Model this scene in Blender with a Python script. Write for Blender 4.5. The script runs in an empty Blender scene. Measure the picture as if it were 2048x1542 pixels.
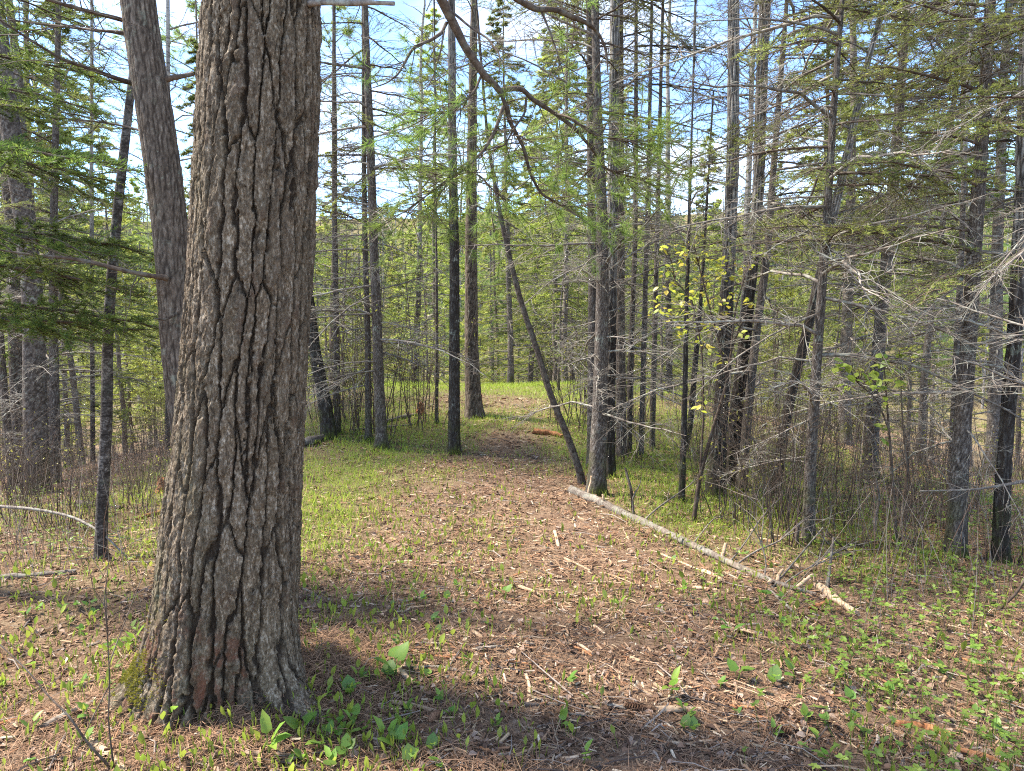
import bpy, math, random
import numpy as np
from mathutils import Vector, Matrix, Euler

R = math.radians
random.seed(7)
rng = np.random.default_rng(11)
S = bpy.context.scene
C = S.collection

# ------------------------------------------------------------------ camera, sky, sun, exposure
F = 1460.0                      # focal length in photo pixels (photo 2048 x 1542)
PITCH = R(6.0)
EYE = np.array([0.0, 0.0, 1.6])
cam_d = bpy.data.cameras.new('camera')
cam_d.sensor_width = 36.0
cam_d.lens = 36.0 * F / 2048.0
cam_d.clip_start = 0.05
cam_d.clip_end = 3000
cam = bpy.data.objects.new('camera', cam_d)
C.objects.link(cam)
cam.location = EYE
cam.rotation_euler = (R(90) - PITCH, 0, 0)
S.camera = cam

SUN_EL, SUN_AZ = R(55), R(-76)      # azimuth measured from +Y (view direction) towards +X
W = bpy.data.worlds.new('World')
S.world = W
W.use_nodes = True
nt = W.node_tree
nt.nodes.clear()
w_out = nt.nodes.new('ShaderNodeOutputWorld')
w_bg = nt.nodes.new('ShaderNodeBackground')
w_bg.inputs['Strength'].default_value = 0.125
sky = nt.nodes.new('ShaderNodeTexSky')
sky.sky_type = 'NISHITA'
sky.sun_disc = False
sky.sun_elevation = SUN_EL
sky.sun_rotation = SUN_AZ
sky.air_density = 0.9
sky.altitude = 1500
sky.dust_density = 0.2
sky.ozone_density = 5.0
tc = nt.nodes.new('ShaderNodeTexCoord')
sep = nt.nodes.new('ShaderNodeSeparateXYZ')
nt.links.new(tc.outputs['Generated'], sep.inputs[0])
def wmath(op, a, b=None):
    n = nt.nodes.new('ShaderNodeMath'); n.operation = op
    for i, v in enumerate((a, b)):
        if v is None: continue
        if isinstance(v, (int, float)): n.inputs[i].default_value = v
        else: nt.links.new(v, n.inputs[i])
    return n.outputs[0]
den = wmath('ADD', wmath('MAXIMUM', sep.outputs[2], 0.0), 0.22)
cx = wmath('DIVIDE', sep.outputs[0], den)
cy = wmath('DIVIDE', sep.outputs[1], den)
comb = nt.nodes.new('ShaderNodeCombineXYZ')
nt.links.new(cx, comb.inputs[0]); nt.links.new(wmath('MULTIPLY', cy, 1.7), comb.inputs[1])
comb.inputs[2].default_value = 3.1
cn = nt.nodes.new('ShaderNodeTexNoise')
cn.inputs['Scale'].default_value = 1.15
cn.inputs['Detail'].default_value = 9
cn.inputs['Roughness'].default_value = 0.55
cn.inputs['Distortion'].default_value = 0.35
nt.links.new(comb.outputs[0], cn.inputs['Vector'])
cr = nt.nodes.new('ShaderNodeValToRGB')
cr.color_ramp.elements[0].position = 0.47
cr.color_ramp.elements[0].color = (0, 0, 0, 1)
cr.color_ramp.elements[1].position = 0.68
cr.color_ramp.elements[1].color = (0.92, 0.92, 0.92, 1)
nt.links.new(cn.outputs[0], cr.inputs[0])
cm = nt.nodes.new('ShaderNodeMix'); cm.data_type = 'RGBA'
nt.links.new(cr.outputs[0], cm.inputs[0])
nt.links.new(sky.outputs[0], cm.inputs[6])
cm.inputs[7].default_value = (3.5, 3.75, 4.1, 1)
nt.links.new(cm.outputs[2], w_bg.inputs[0])
nt.links.new(w_bg.outputs[0], w_out.inputs[0])

sun_d = bpy.data.lights.new('sun', 'SUN')
sun_d.energy = 3.3
sun_d.angle = R(8.0)
sun_d.color = (1.0, 0.93, 0.82)
sun = bpy.data.objects.new('sun', sun_d)
C.objects.link(sun)
sd = Vector((math.sin(SUN_AZ) * math.cos(SUN_EL), math.cos(SUN_AZ) * math.cos(SUN_EL), math.sin(SUN_EL)))
sun.rotation_euler = sd.to_track_quat('Z', 'Y').to_euler()
sun.location = (-20, 10, 30)

S.view_settings.view_transform = 'Standard'
S.view_settings.look = 'None'
S.view_settings.gamma = 1.0
S.view_settings.use_curve_mapping = False
S.view_settings.exposure = 2.3
S.cycles.use_denoising = False
S.cycles.filter_width = 1.1
S.cycles.sample_clamp_indirect = 6.0
S.cycles.max_bounces = 7
S.cycles.diffuse_bounces = 4
S.cycles.glossy_bounces = 2
S.cycles.transmission_bounces = 4
S.cycles.caustics_reflective = False
S.cycles.caustics_refractive = False

# ------------------------------------------------------------------ numeric helpers
def sstep(a, b, x):
    t = np.clip((np.asarray(x, float) - a) / (b - a), 0, 1)
    return t * t * (3 - 2 * t)

def hash2(i, j, s=0):
    i = np.asarray(i).astype(np.int64); j = np.asarray(j).astype(np.int64)
    n = (i * 374761393 + j * 668265263 + s * 2147483647 + 1013904223) & 0xffffffff
    n = ((n ^ (n >> 13)) * 1274126177) & 0xffffffff
    n = ((n ^ (n >> 16)) * 2246822519) & 0xffffffff
    n = n ^ (n >> 15)
    return (n & 0xffffff) / float(0xffffff)

def vnoise(x, y, s=0):
    x = np.asarray(x, float); y = np.asarray(y, float)
    xi = np.floor(x); yi = np.floor(y)
    u = x - xi; v = y - yi
    u = u * u * (3 - 2 * u); v = v * v * (3 - 2 * v)
    a = hash2(xi, yi, s); b = hash2(xi + 1, yi, s); c = hash2(xi, yi + 1, s); d = hash2(xi + 1, yi + 1, s)
    return (a * (1 - u) + b * u) * (1 - v) + (c * (1 - u) + d * u) * v - 0.5

def fbm(x, y, s=0, oct=4):
    r = 0; a = 1.0
    for k in range(oct):
        r = r + a * vnoise(x, y, s + k * 17); x = np.asarray(x) * 2.03; y = np.asarray(y) * 2.03; a *= 0.5
    return r

def hgt(x, y):
    x = np.asarray(x, float); y = np.asarray(y, float)
    xc = 0.25 - 0.03 * y
    a = np.abs(x - xc)
    s = sstep(2.0, 8.0, a)
    h = -0.14 * sstep(3, 7.5, y) + 0.36 * sstep(7.5, 12, y) * (1 - s)
    h = h - s * (0.62 * sstep(3, 9, y) + 1.3 * sstep(8, 20, y))
    h = h - 4.2 * sstep(12.3, 34, y) * (0.75 + 0.25 * (1 - s))
    h = h - sstep(6, 40, a) * 1.0
    far = np.clip((np.hypot(x, y) - 42) / 75, 0, 1.6)
    h = h + far * far * (3 - np.minimum(far, 1) * 2) * 10.5
    h = h + 3.2 * fbm(x * 0.03 + 2, y * 0.03, 13, 3) * sstep(40, 80, y)
    h = h + 0.07 * fbm(x * 0.9, y * 0.9, 3, 3) + 0.035 * fbm(x * 4.1, y * 4.1, 9, 2)
    bx, by = -1.12, 3.05        # roots push the soil up round the big pine
    h = h + 0.10 * np.exp(-((x - bx) ** 2 + (y - by) ** 2) / 0.30)
    return h

cP, sP = math.cos(PITCH), math.sin(PITCH)
def ray(px, py):
    a = (px - 1024) / F; b = (771 - py) / F
    d = np.array([a, cP + b * sP, -sP + b * cP])
    return d
def at(px, py, Y):
    d = ray(px, py)
    return EYE + d * (Y / d[1])
def gpt(px, py, far=60.0):
    d = ray(px, py)
    ts = np.linspace(1.2, far, 4000)
    P = EYE[None] + d[None] * ts[:, None]
    below = np.nonzero(P[:, 2] < hgt(P[:, 0], P[:, 1]))[0]
    t = ts[below[0]] if len(below) else far
    p = EYE + d * t
    p[2] = float(hgt(p[0], p[1]))
    return p
def px_of(x, y, z):
    vy = y * cP - (z - 1.6) * sP
    vz = y * sP + (z - 1.6) * cP
    return 1024 + F * x / vy, 771 - F * vz / vy
def depth(p):
    return p[1] * cP - (p[2] - 1.6) * sP

# ------------------------------------------------------------------ mesh helper
class MB:
    def __init__(self):
        self.v = []; self.q = []; self.t = []; self.qm = []; self.tm = []; self.c = []; self.n = 0
    def add(self, v, q=None, t=None, mat=0, col=None):
        v = np.asarray(v, float).reshape(-1, 3)
        if q is not None and len(q):
            q = np.asarray(q).reshape(-1, 4); self.q.append(q + self.n); self.qm.append(np.full(len(q), mat))
        if t is not None and len(t):
            t = np.asarray(t).reshape(-1, 3); self.t.append(t + self.n); self.tm.append(np.full(len(t), mat))
        if col is None: col = np.ones((len(v), 3)) * 0.5
        col = np.broadcast_to(np.asarray(col, float), (len(v), 3))
        self.c.append(col); self.v.append(v); self.n += len(v)
    def mesh(self, name, mats, smooth=True):
        me = bpy.data.meshes.new(name)
        v = np.concatenate(self.v) if self.v else np.zeros((0, 3))
        q = np.concatenate(self.q) if self.q else np.zeros((0, 4), int)
        t = np.concatenate(self.t) if self.t else np.zeros((0, 3), int)
        me.vertices.add(len(v)); me.vertices.foreach_set('co', v.astype(np.float32).ravel())
        loops = np.concatenate([q.ravel(), t.ravel()]).astype(np.int32)
        me.loops.add(len(loops)); me.loops.foreach_set('vertex_index', loops)
        starts = np.concatenate([np.arange(len(q)) * 4, len(q) * 4 + np.arange(len(t)) * 3]).astype(np.int32)
        me.polygons.add(len(starts)); me.polygons.foreach_set('loop_start', starts)
        mi = np.concatenate([np.concatenate(self.qm) if self.qm else np.zeros(0), np.concatenate(self.tm) if self.tm else np.zeros(0)]).astype(np.int32)
        me.polygons.foreach_set('material_index', mi)
        me.polygons.foreach_set('use_smooth', np.full(len(starts), smooth))
        me.update(calc_edges=True)
        ca = me.color_attributes.new('col', 'FLOAT_COLOR', 'POINT')
        c = np.concatenate(self.c); c = np.concatenate([c, np.ones((len(c), 1))], 1)
        ca.data.foreach_set('color', c.astype(np.float32).ravel())
        for m in mats: me.materials.append(m)
        return me

def link(name, me, parent=None, loc=None, rot=None, scl=None):
    o = bpy.data.objects.new(name, me)
    C.objects.link(o)
    if parent is not None: o.parent = parent
    if loc is not None: o.location = loc
    if rot is not None: o.rotation_euler = rot
    if scl is not None: o.scale = scl if hasattr(scl, '__len__') else (scl, scl, scl)
    return o
def tag(o, label=None, cat=None, group=None, kind=None):
    if label: o['label'] = label
    if cat: o['category'] = cat
    if group: o['group'] = group
    if kind: o['kind'] = kind
    return o
def empty(name, loc, label, cat, group=None):
    o = bpy.data.objects.new(name, None)
    o.empty_display_size = 0.1
    C.objects.link(o); o.location = loc
    return tag(o, label, cat, group)

def nrm(a):
    return a / np.maximum(np.linalg.norm(a, axis=-1, keepdims=True), 1e-9)

def tubes(mb, P, Rr, n=3, mat=0, col=None):
    """m tubes at once: P (m,k,3), Rr (m,k)."""
    P = np.asarray(P, float); Rr = np.asarray(Rr, float)
    if P.ndim == 2: P = P[None]; Rr = Rr[None]
    m, k, _ = P.shape
    T = np.empty_like(P)
    T[:, 1:-1] = P[:, 2:] - P[:, :-2]; T[:, 0] = P[:, 1] - P[:, 0]; T[:, -1] = P[:, -1] - P[:, -2]
    T = nrm(T)
    ov = nrm(P[:, -1] - P[:, 0])
    ref = np.where(np.abs(ov[:, 2:3]) > 0.75, np.array([[1.0, 0.13, 0]]), np.array([[0.05, 0.03, 1.0]]))[:, None, :]
    A = nrm(np.cross(T, np.broadcast_to(ref, T.shape)))
    B = np.cross(T, A)
    th = np.arange(n) * 2 * math.pi / n
    ring = A[:, :, None, :] * np.cos(th)[None, None, :, None] + B[:, :, None, :] * np.sin(th)[None, None, :, None]
    V = P[:, :, None, :] + ring * Rr[:, :, None, None]
    idx = np.arange(m * k * n).reshape(m, k, n)
    a = idx[:, :-1, :]; b = np.roll(idx, -1, axis=2)[:, :-1, :]; c = np.roll(idx, -1, axis=2)[:, 1:, :]; d = idx[:, 1:, :]
    Q = np.stack([a, d, c, b], -1).reshape(-1, 4)
    if col is not None:
        col = np.asarray(col, float)
        if col.ndim == 2: col = np.repeat(col, k * n, axis=0)
    mb.add(V.reshape(-1, 3), q=Q, mat=mat, col=col)
    return V

def cap(mb, V, mat=0, col=None):
    """flat disc on ring V (n,3)"""
    c = V.mean(0); n = len(V)
    mb.add(np.vstack([V, c]), t=[(i, (i + 1) % n, n) for i in range(n)], mat=mat, col=col)

def scatter(mb, tv, tf, pos, X, Y, Z, sc, mat=0, col=None, quads=None):
    """copies of a small template: rows X,Y,Z are the frame axes (m,3), sc (m,) or (m,3)."""
    tv = np.asarray(tv, float); m = len(pos); k = len(tv)
    sc = np.asarray(sc, float)
    if sc.ndim == 1: sc = np.repeat(sc[:, None], 3, 1)
    L = tv[None] * sc[:, None, :]
    V = pos[:, None, :] + L[..., 0:1] * X[:, None] + L[..., 1:2] * Y[:, None] + L[..., 2:3] * Z[:, None]
    off = (np.arange(m) * k)[:, None, None]
    t = (np.asarray(tf)[None] + off).reshape(-1, 3) if tf is not None else None
    q = (np.asarray(quads)[None] + off).reshape(-1, 4) if quads is not None else None
    if col is not None and np.ndim(col) == 2: col = np.repeat(col, k, axis=0)
    mb.add(V.reshape(-1, 3), q=q, t=t, mat=mat, col=col)

def frames(D, roll):
    """Y along D, Z normal rolled round it."""
    D = nrm(D)
    ref = np.where(np.abs(D[:, 2:3]) > 0.92, np.array([[1.0, 0, 0]]), np.array([[0, 0, 1.0]]))
    Xa = nrm(np.cross(D, ref)); Za = np.cross(Xa, D)
    c = np.cos(roll)[:, None]; s = np.sin(roll)[:, None]
    X = Xa * c + Za * s; Z = -Xa * s + Za * c
    return X, D, Z

# ------------------------------------------------------------------ materials
def newmat(name):
    m = bpy.data.materials.new(name); m.use_nodes = True
    t = m.node_tree
    for n in list(t.nodes): t.nodes.remove(n)
    out = t.nodes.new('ShaderNodeOutputMaterial')
    return m, t, out
class NT:
    def __init__(self, t): self.t = t
    def n(self, typ, **kw):
        x = self.t.nodes.new(typ)
        for k, v in kw.items(): setattr(x, k, v)
        return x
    def l(self, a, b): self.t.links.new(a, b)
    def noise(self, vec, scale, detail=4, rough=0.6, dist=0.0):
        x = self.n('ShaderNodeTexNoise')
        x.inputs['Scale'].default_value = scale; x.inputs['Detail'].default_value = detail
        x.inputs['Roughness'].default_value = rough; x.inputs['Distortion'].default_value = dist
        self.l(vec, x.inputs['Vector']); return x.outputs[0]
    def ramp(self, fac, stops):
        x = self.n('ShaderNodeValToRGB'); e = x.color_ramp.elements
        while len(e) < len(stops): e.new(0.5)
        for i, (p, c) in enumerate(stops):
            e[i].position = p; e[i].color = (c, c, c, 1) if isinstance(c, (int, float)) else (*c, 1)
        self.l(fac, x.inputs[0]); return x.outputs[0]
    def mix(self, f, a, b, mode='MIX'):
        x = self.n('ShaderNodeMix', data_type='RGBA', blend_type=mode)
        for sck, v in ((x.inputs[0], f), (x.inputs[6], a), (x.inputs[7], b)):
            if isinstance(v, (int, float)): sck.default_value = v
            elif isinstance(v, tuple): sck.default_value = (*v, 1)
            else: self.l(v, sck)
        return x.outputs[2]
    def math(self, op, a, b=0.0):
        x = self.n('ShaderNodeMath', operation=op)
        for sck, v in ((x.inputs[0], a), (x.inputs[1], b)):
            if isinstance(v, (int, float)): sck.default_value = v
            else: self.l(v, sck)
        return x.outputs[0]
    def mapping(self, vec, sc):
        x = self.n('ShaderNodeMapping'); x.inputs['Scale'].default_value = sc
        self.l(vec, x.inputs[0]); return x.outputs[0]
    def bump(self, h, s=0.5, d=0.01, base=None):
        x = self.n('ShaderNodeBump'); x.inputs['Strength'].default_value = s; x.inputs['Distance'].default_value = d
        self.l(h, x.inputs['Height'])
        if base is not None: self.l(base, x.inputs['Normal'])
        return x.outputs[0]
    def bsdf(self, col, rough=0.9, normal=None, spec=0.2):
        x = self.n('ShaderNodeBsdfPrincipled')
        if isinstance(col, tuple): x.inputs['Base Color'].default_value = (*col, 1)
        else: self.l(col, x.inputs['Base Color'])
        x.inputs['Roughness'].default_value = rough
        x.inputs['Specular IOR Level'].default_value = spec
        if normal is not None: self.l(normal, x.inputs['Normal'])
        return x.outputs[0]

def bark_mat(name, dark, mid, light, lichen=(0.36, 0.40, 0.30), lich=0.3, stretch=0.35, scale=26, crack=(0.028, 0.02, 0.015), moss=0.0, ztop=None, ztops=None, band=0.0, bumpd=0.012):
    m, t, out = newmat(name); g = NT(t)
    tcn = g.n('ShaderNodeTexCoord').outputs['Object']
    mp = g.mapping(tcn, (1, 1, stretch))
    n1 = g.noise(mp, scale, 6, 0.7)
    n2 = g.noise(mp, scale * 3.4, 3, 0.6)
    n3 = g.noise(tcn, 2.2, 3, 0.6)
    f = g.math('ADD', g.math('MULTIPLY', n1, 0.6), g.math('MULTIPLY', n2, 0.4))
    col = g.ramp(f, [(0.36, dark), (0.5, mid), (0.64, light)])
    col = g.mix(g.ramp(n3, [(0.35, 0.0), (0.7, 0.35)]), col, tuple(c * 0.7 for c in mid))
    if ztop:            # pale smooth bark higher up the trunk
        sepz = g.n('ShaderNodeSeparateXYZ'); g.l(tcn, sepz.inputs[0])
        zz = g.math('ADD', sepz.outputs[2], g.math('MULTIPLY', g.noise(mp, 3.0, 4, 0.7), 2.6))
        fz = g.ramp(g.math('DIVIDE', zz, 10.0), [((ztop + 1.0) / 10, 0.0), ((ztop + 2.0) / 10, 1.0)])
        blot = g.ramp(g.noise(mp, 9, 5, 0.75), [(0.52, 0.0), (0.62, 0.75)])
        pale = g.mix(blot, g.ramp(f, [(0.35, ztops[0]), (0.62, ztops[1])]), dark)
        col = g.mix(fz, col, pale)
    if band:            # horizontal lenticels of birch and young poplar
        mb_ = g.mapping(tcn, (2.0, 2.0, 26))
        col = g.mix(g.ramp(g.noise(mb_, 2.2, 3, 0.6), [(0.55, 0.0), (0.66, band)]), col, dark)
    if lich:
        nl = g.noise(tcn, 11, 7, 0.75)
        nm = g.noise(tcn, 1.6, 2, 0.5)
        fl = g.math('MULTIPLY', g.ramp(nl, [(0.56, 0.0), (0.62, 1.0)]), g.ramp(nm, [(0.45, 0.15), (0.62, 1.0)]))
        col = g.mix(g.math('MULTIPLY', fl, lich), col, lichen)
    if moss:
        sepz = g.n('ShaderNodeSeparateXYZ'); g.l(tcn, sepz.inputs[0])
        zz = g.math('SUBTRACT', sepz.outputs[2], g.math('MULTIPLY', g.noise(tcn, 6, 4, 0.7), 0.5))
        fm = g.ramp(zz, [(0.0, 1.0), (moss, 0.0)])
        fm = g.math('MULTIPLY', fm, g.ramp(g.noise(tcn, 3.0, 3), [(0.42, 0.0), (0.6, 1.0)]))
        col = g.mix(fm, col, (0.075, 0.085, 0.018))
    at_ = g.n('ShaderNodeAttribute', attribute_name='col')
    sepc = g.n('ShaderNodeSeparateColor'); g.l(at_.outputs['Color'], sepc.inputs[0])
    col = g.mix(sepc.outputs[0], col, crack)                      # r: how deep in a furrow
    nb = g.bump(f, 0.9, bumpd)
    g.l(g.bsdf(col, 0.92, nb, 0.15), out.inputs[0])
    return m

def pine_bark():
    m, t, out = newmat('pine_bark'); g = NT(t)
    tcn = g.n('ShaderNodeTexCoord').outputs['Object']
    mp = g.mapping(tcn, (1, 1, 0.3))
    mp2 = g.mapping(tcn, (1, 1, 0.55))
    n1 = g.noise(mp, 62, 3, 0.7, 0.5); n2 = g.noise(mp2, 125, 2, 0.6); n3 = g.noise(tcn, 2.6, 3, 0.6)
    f = g.math('ADD', g.math('MULTIPLY', n1, 0.55), g.math('MULTIPLY', n2, 0.45))
    col = g.ramp(f, [(0.36, (0.050, 0.034, 0.021)), (0.45, (0.140, 0.100, 0.062)), (0.53, (0.235, 0.178, 0.118)), (0.62, (0.50, 0.415, 0.31))])
    at_ = g.n('ShaderNodeAttribute', attribute_name='col')
    sepc = g.n('ShaderNodeSeparateColor'); g.l(at_.outputs['Color'], sepc.inputs[0])
    # g: reddish fresh flakes; b: tone of the plate
    col = g.mix(g.math('MULTIPLY', sepc.outputs[2], 0.75), col, (0.085, 0.063, 0.043))
    col = g.mix(g.math('MULTIPLY', g.ramp(g.noise(tcn, 9, 4), [(0.5, 0.0), (0.6, 1.0)]), sepc.outputs[1]), col, (0.15, 0.055, 0.032))
    sepz = g.n('ShaderNodeSeparateXYZ'); g.l(tcn, sepz.inputs[0])
    left = g.ramp(g.math('ADD', g.math('MULTIPLY', sepz.outputs[0], -1.0), 0.15), [(0.0, 0.1), (0.42, 1.0)])
    # green algae on the left side and furrow flanks
    fa = g.math('MULTIPLY', g.ramp(g.noise(mp, 5.5, 4, 0.65), [(0.45, 0.0), (0.66, 0.75)]), left)
    col = g.mix(fa, col, (0.105, 0.102, 0.045))
    low = g.ramp(sepz.outputs[2], [(0.1, 1.0), (1.0, 0.25)])
    nl = g.ramp(g.noise(tcn, 30, 6, 0.75), [(0.555, 0.0), (0.6, 1.0)])
    nm = g.ramp(g.noise(tcn, 4.2, 3, 0.6), [(0.5, 0.0), (0.62, 1.0)])
    fl = g.math('MULTIPLY', g.math('MULTIPLY', nl, nm), g.math('MULTIPLY', left, low))
    col = g.mix(g.math('MULTIPLY', fl, 0.9), col, (0.36, 0.41, 0.29))
    col = g.mix(sepc.outputs[0], col, (0.032, 0.022, 0.015))
    nbv = g.noise(mp, 45, 7, 0.75, 0.4)
    nb = g.bump(nbv, 1.0, 0.02)
    nb = g.bump(n2, 0.8, 0.006, nb)
    g.l(g.bsdf(col, 0.9, nb, 0.2), out.inputs[0])
    return m

def wood_mat(name, a, b, scale=40, lich=0.0, rough=0.85, vary=0.25, patch=False):
    m, t, out = newmat(name); g = NT(t)
    tcn = g.n('ShaderNodeTexCoord').outputs['Object']
    n1 = g.noise(tcn, scale, 4, 0.65)
    col = g.ramp(n1, [(0.35, a), (0.65, b)])
    if patch:
        col = g.mix(g.ramp(g.noise(tcn, 5.5, 5, 0.7), [(0.40, 0.0), (0.50, 0.9)]), col, g.ramp(g.noise(tcn, 60, 3, 0.6), [(0.35, (0.055, 0.043, 0.034)), (0.65, (0.17, 0.14, 0.115))]))
    if lich:
        col = g.mix(g.math('MULTIPLY', g.ramp(g.noise(tcn, 14, 4, 0.7), [(0.5, 0.0), (0.6, 1.0)]), lich), col, (0.40, 0.43, 0.35))
    oi = g.n('ShaderNodeObjectInfo').outputs['Random']
    hs = g.n('ShaderNodeHueSaturation')
    g.l(g.math('ADD', g.math('MULTIPLY', oi, vary * 2), 1.0 - vary), hs.inputs['Value'])
    g.l(col, hs.inputs['Color'])
    g.l(g.bsdf(hs.outputs[0], rough, g.bump(n1, 0.5, 0.004), 0.15), out.inputs[0])
    return m

def col_mat(name, rough=0.8, spec=0.2, tr=0.0, vary=0.0, grain=0.0, trc=1.35, mott=0.0):
    """colour of each piece from its own attribute; thin green pieces let light through"""
    m, t, out = newmat(name); g = NT(t)
    c = g.n('ShaderNodeAttribute', attribute_name='col').outputs['Color']
    if vary:
        oi = g.n('ShaderNodeObjectInfo').outputs['Random']
        hs = g.n('ShaderNodeHueSaturation')
        g.l(g.math('ADD', g.math('MULTIPLY', oi, vary), 1.0 - vary / 2), hs.inputs['Value'])
        g.l(g.math('ADD', g.math('MULTIPLY', oi, 0.03), 0.482), hs.inputs['Hue'])
        g.l(c, hs.inputs['Color']); c = hs.outputs[0]
    if grain:
        tcn = g.n('ShaderNodeTexCoord').outputs['Object']
        c = g.mix(grain, c, g.ramp(g.noise(tcn, 130, 4, 0.7), [(0.35, 0.35), (0.65, 1.0)]), 'MULTIPLY')
    if mott:
        tcm = g.n('ShaderNodeTexCoord').outputs['Object']
        c = g.mix(g.ramp(g.noise(tcm, mott, 3, 0.6), [(0.35, 0.0), (0.7, 0.6)]), c, g.mix(0.5, c, (0.30, 0.26, 0.04)))
    b = g.bsdf(c, rough, None, spec)
    if tr:
        tb = g.n('ShaderNodeBsdfTranslucent')
        hs = g.n('ShaderNodeHueSaturation'); hs.inputs['Value'].default_value = trc
        g.l(c, hs.inputs['Color']); g.l(hs.outputs[0], tb.inputs[0])
        ms = g.n('ShaderNodeMixShader'); ms.inputs[0].default_value = tr
        g.l(b, ms.inputs[1]); g.l(tb.outputs[0], ms.inputs[2]); b = ms.outputs[0]
    g.l(b, out.inputs[0])
    return m

M_pine = pine_bark()
M_pine2 = bark_mat('old_pine_bark', (0.06, 0.044, 0.033), (0.145, 0.112, 0.084), (0.30, 0.25, 0.20), lich=0.45, scale=40)
M_spruce = bark_mat('spruce_bark', (0.05, 0.040, 0.033), (0.13, 0.107, 0.088), (0.33, 0.295, 0.255), lich=0.85, stretch=0.7, scale=34, moss=0.35, lichen=(0.34, 0.37, 0.30))
M_poplar = bark_mat('poplar_bark', (0.018, 0.015, 0.013), (0.042, 0.036, 0.031), (0.16, 0.145, 0.125), lich=0.5, scale=34, ztop=1.9, ztops=((0.16, 0.145, 0.125), (0.40, 0.375, 0.335)), moss=0.3)
M_blackbark = bark_mat('dark_mottled_bark', (0.018, 0.016, 0.014), (0.045, 0.04, 0.034), (0.17, 0.16, 0.145), lich=0.95, scale=30, lichen=(0.33, 0.36, 0.30), ztop=3.2, ztops=((0.12, 0.105, 0.09), (0.30, 0.275, 0.245)), moss=0.25)
M_birch = bark_mat('young_birch_bark', (0.018, 0.015, 0.013), (0.06, 0.05, 0.043), (0.26, 0.23, 0.20), lich=0.35, scale=18, stretch=1.5, ztop=3.0, ztops=((0.22, 0.20, 0.175), (0.42, 0.39, 0.35)), band=0.9, bumpd=0.004)
M_dead = wood_mat('dead_branch_wood', (0.095, 0.075, 0.060), (0.25, 0.215, 0.18), 30, 0.35)
M_twig = wood_mat('live_twig_bark', (0.045, 0.031, 0.023), (0.12, 0.086, 0.062), 30, 0.12)
M_log = wood_mat('weathered_log_bark', (0.09, 0.07, 0.055), (0.27, 0.215, 0.165), 26, 0.2, vary=0.05, patch=True)
M_tan = wood_mat('bare_stick_wood', (0.26, 0.165, 0.095), (0.50, 0.365, 0.24), 55, 0.0, vary=0.3)
M_orange = wood_mat('rotten_orange_wood', (0.16, 0.06, 0.025), (0.42, 0.20, 0.09), 45, 0.0)
M_greywood = wood_mat('grey_stick_wood', (0.065, 0.05, 0.04), (0.20, 0.165, 0.135), 45, 0.2)
M_darkwood = wood_mat('dark_wet_wood', (0.035, 0.026, 0.02), (0.12, 0.095, 0.075), 45, 0.1)
M_needle = col_mat('conifer_needles', 0.55, 0.3, 0.5, 0.5)
M_leaf = col_mat('green_leaf', 0.45, 0.35, 0.42, 0.25, mott=9.0)
M_litter = col_mat('litter_pieces', 0.85, 0.12, 0.0, 0.0, 0.55)
M_far = col_mat('far_foliage', 0.8, 0.1, 0.3, 0.5)

def ground_mat():
    m, t, out = newmat('forest_floor'); g = NT(t)
    tcn = g.n('ShaderNodeTexCoord').outputs['Object']
    n0 = g.noise(tcn, 0.55, 3, 0.6); n1 = g.noise(tcn, 9, 8, 0.78); n2 = g.noise(tcn, 70, 6, 0.75); n3 = g.noise(tcn, 260, 3, 0.7)
    f = g.math('ADD', g.math('MULTIPLY', n1, 0.35), g.math('ADD', g.math('MULTIPLY', n2, 0.35), g.math('MULTIPLY', n3, 0.3)))
    col = g.ramp(f, [(0.38, (0.038, 0.023, 0.015)), (0.46, (0.135, 0.081, 0.050)), (0.53, (0.25, 0.165, 0.108)), (0.61, (0.44, 0.33, 0.235))])
    at_ = g.n('ShaderNodeAttribute', attribute_name='col')
    sepc = g.n('ShaderNodeSeparateColor'); g.l(at_.outputs['Color'], sepc.inputs[0])
    grn = g.math('MULTIPLY', sepc.outputs[1], g.ramp(n1, [(0.4, 0.1), (0.6, 0.9)]))
    col = g.mix(grn, col, g.ramp(n2, [(0.35, (0.05, 0.065, 0.015)), (0.65, (0.15, 0.19, 0.05))]))
    nb = g.bump(f, 1.0, 0.03)
    g.l(g.bsdf(col, 0.95, nb, 0.1), out.inputs[0])
    return m
M_ground = ground_mat()

# ------------------------------------------------------------------ ground
def greenness(x, y):
    """where the fresh grass grows (0..1)"""
    x = np.asarray(x, float); y = np.asarray(y, float)
    n = fbm(x * 0.8 + 5, y * 0.8, 41, 4)
    g = 0.95 * np.exp(-((x + 1.15) / 1.0) ** 2 - ((y - 9.3) / 1.5) ** 2)
    g += 0.9 * np.exp(-((x - 0.75) / 0.5) ** 2 - ((y - 9.3) / 1.8) ** 2)
    g += 0.95 * np.exp(-((x - 0.1) / 1.3) ** 2 - ((y - 12.6) / 1.1) ** 2)
    g += 0.9 * np.exp(-((x - 2.6) / 1.6) ** 2 - ((y - 8.2) / 0.9) ** 2)
    g += 0.6 * np.exp(-((x + 1.5) / 0.7) ** 2 - ((y - 5.2) / 1.5) ** 2)
    ac = np.abs(x - 0.15 + 0.04 * y)
    g += 0.72 * sstep(0.7, 1.5, ac) * sstep(3.6, 5.5, y) * sstep(4.2, 2.4, ac)
    g += 0.10 * sstep(2.6, 5, np.abs(x)) * sstep(4, 7, y)
    g += (0.35 * sstep(8, 13, y) + 0.35 * sstep(12, 16, y)) * (0.3 + 0.7 * np.exp(-(x / 3.0) ** 2))
    g = g + 0.75 * sstep(36, 55, y)
    return np.clip(g + 0.9 * n * sstep(2.0, 6, y), 0, 1)
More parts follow.
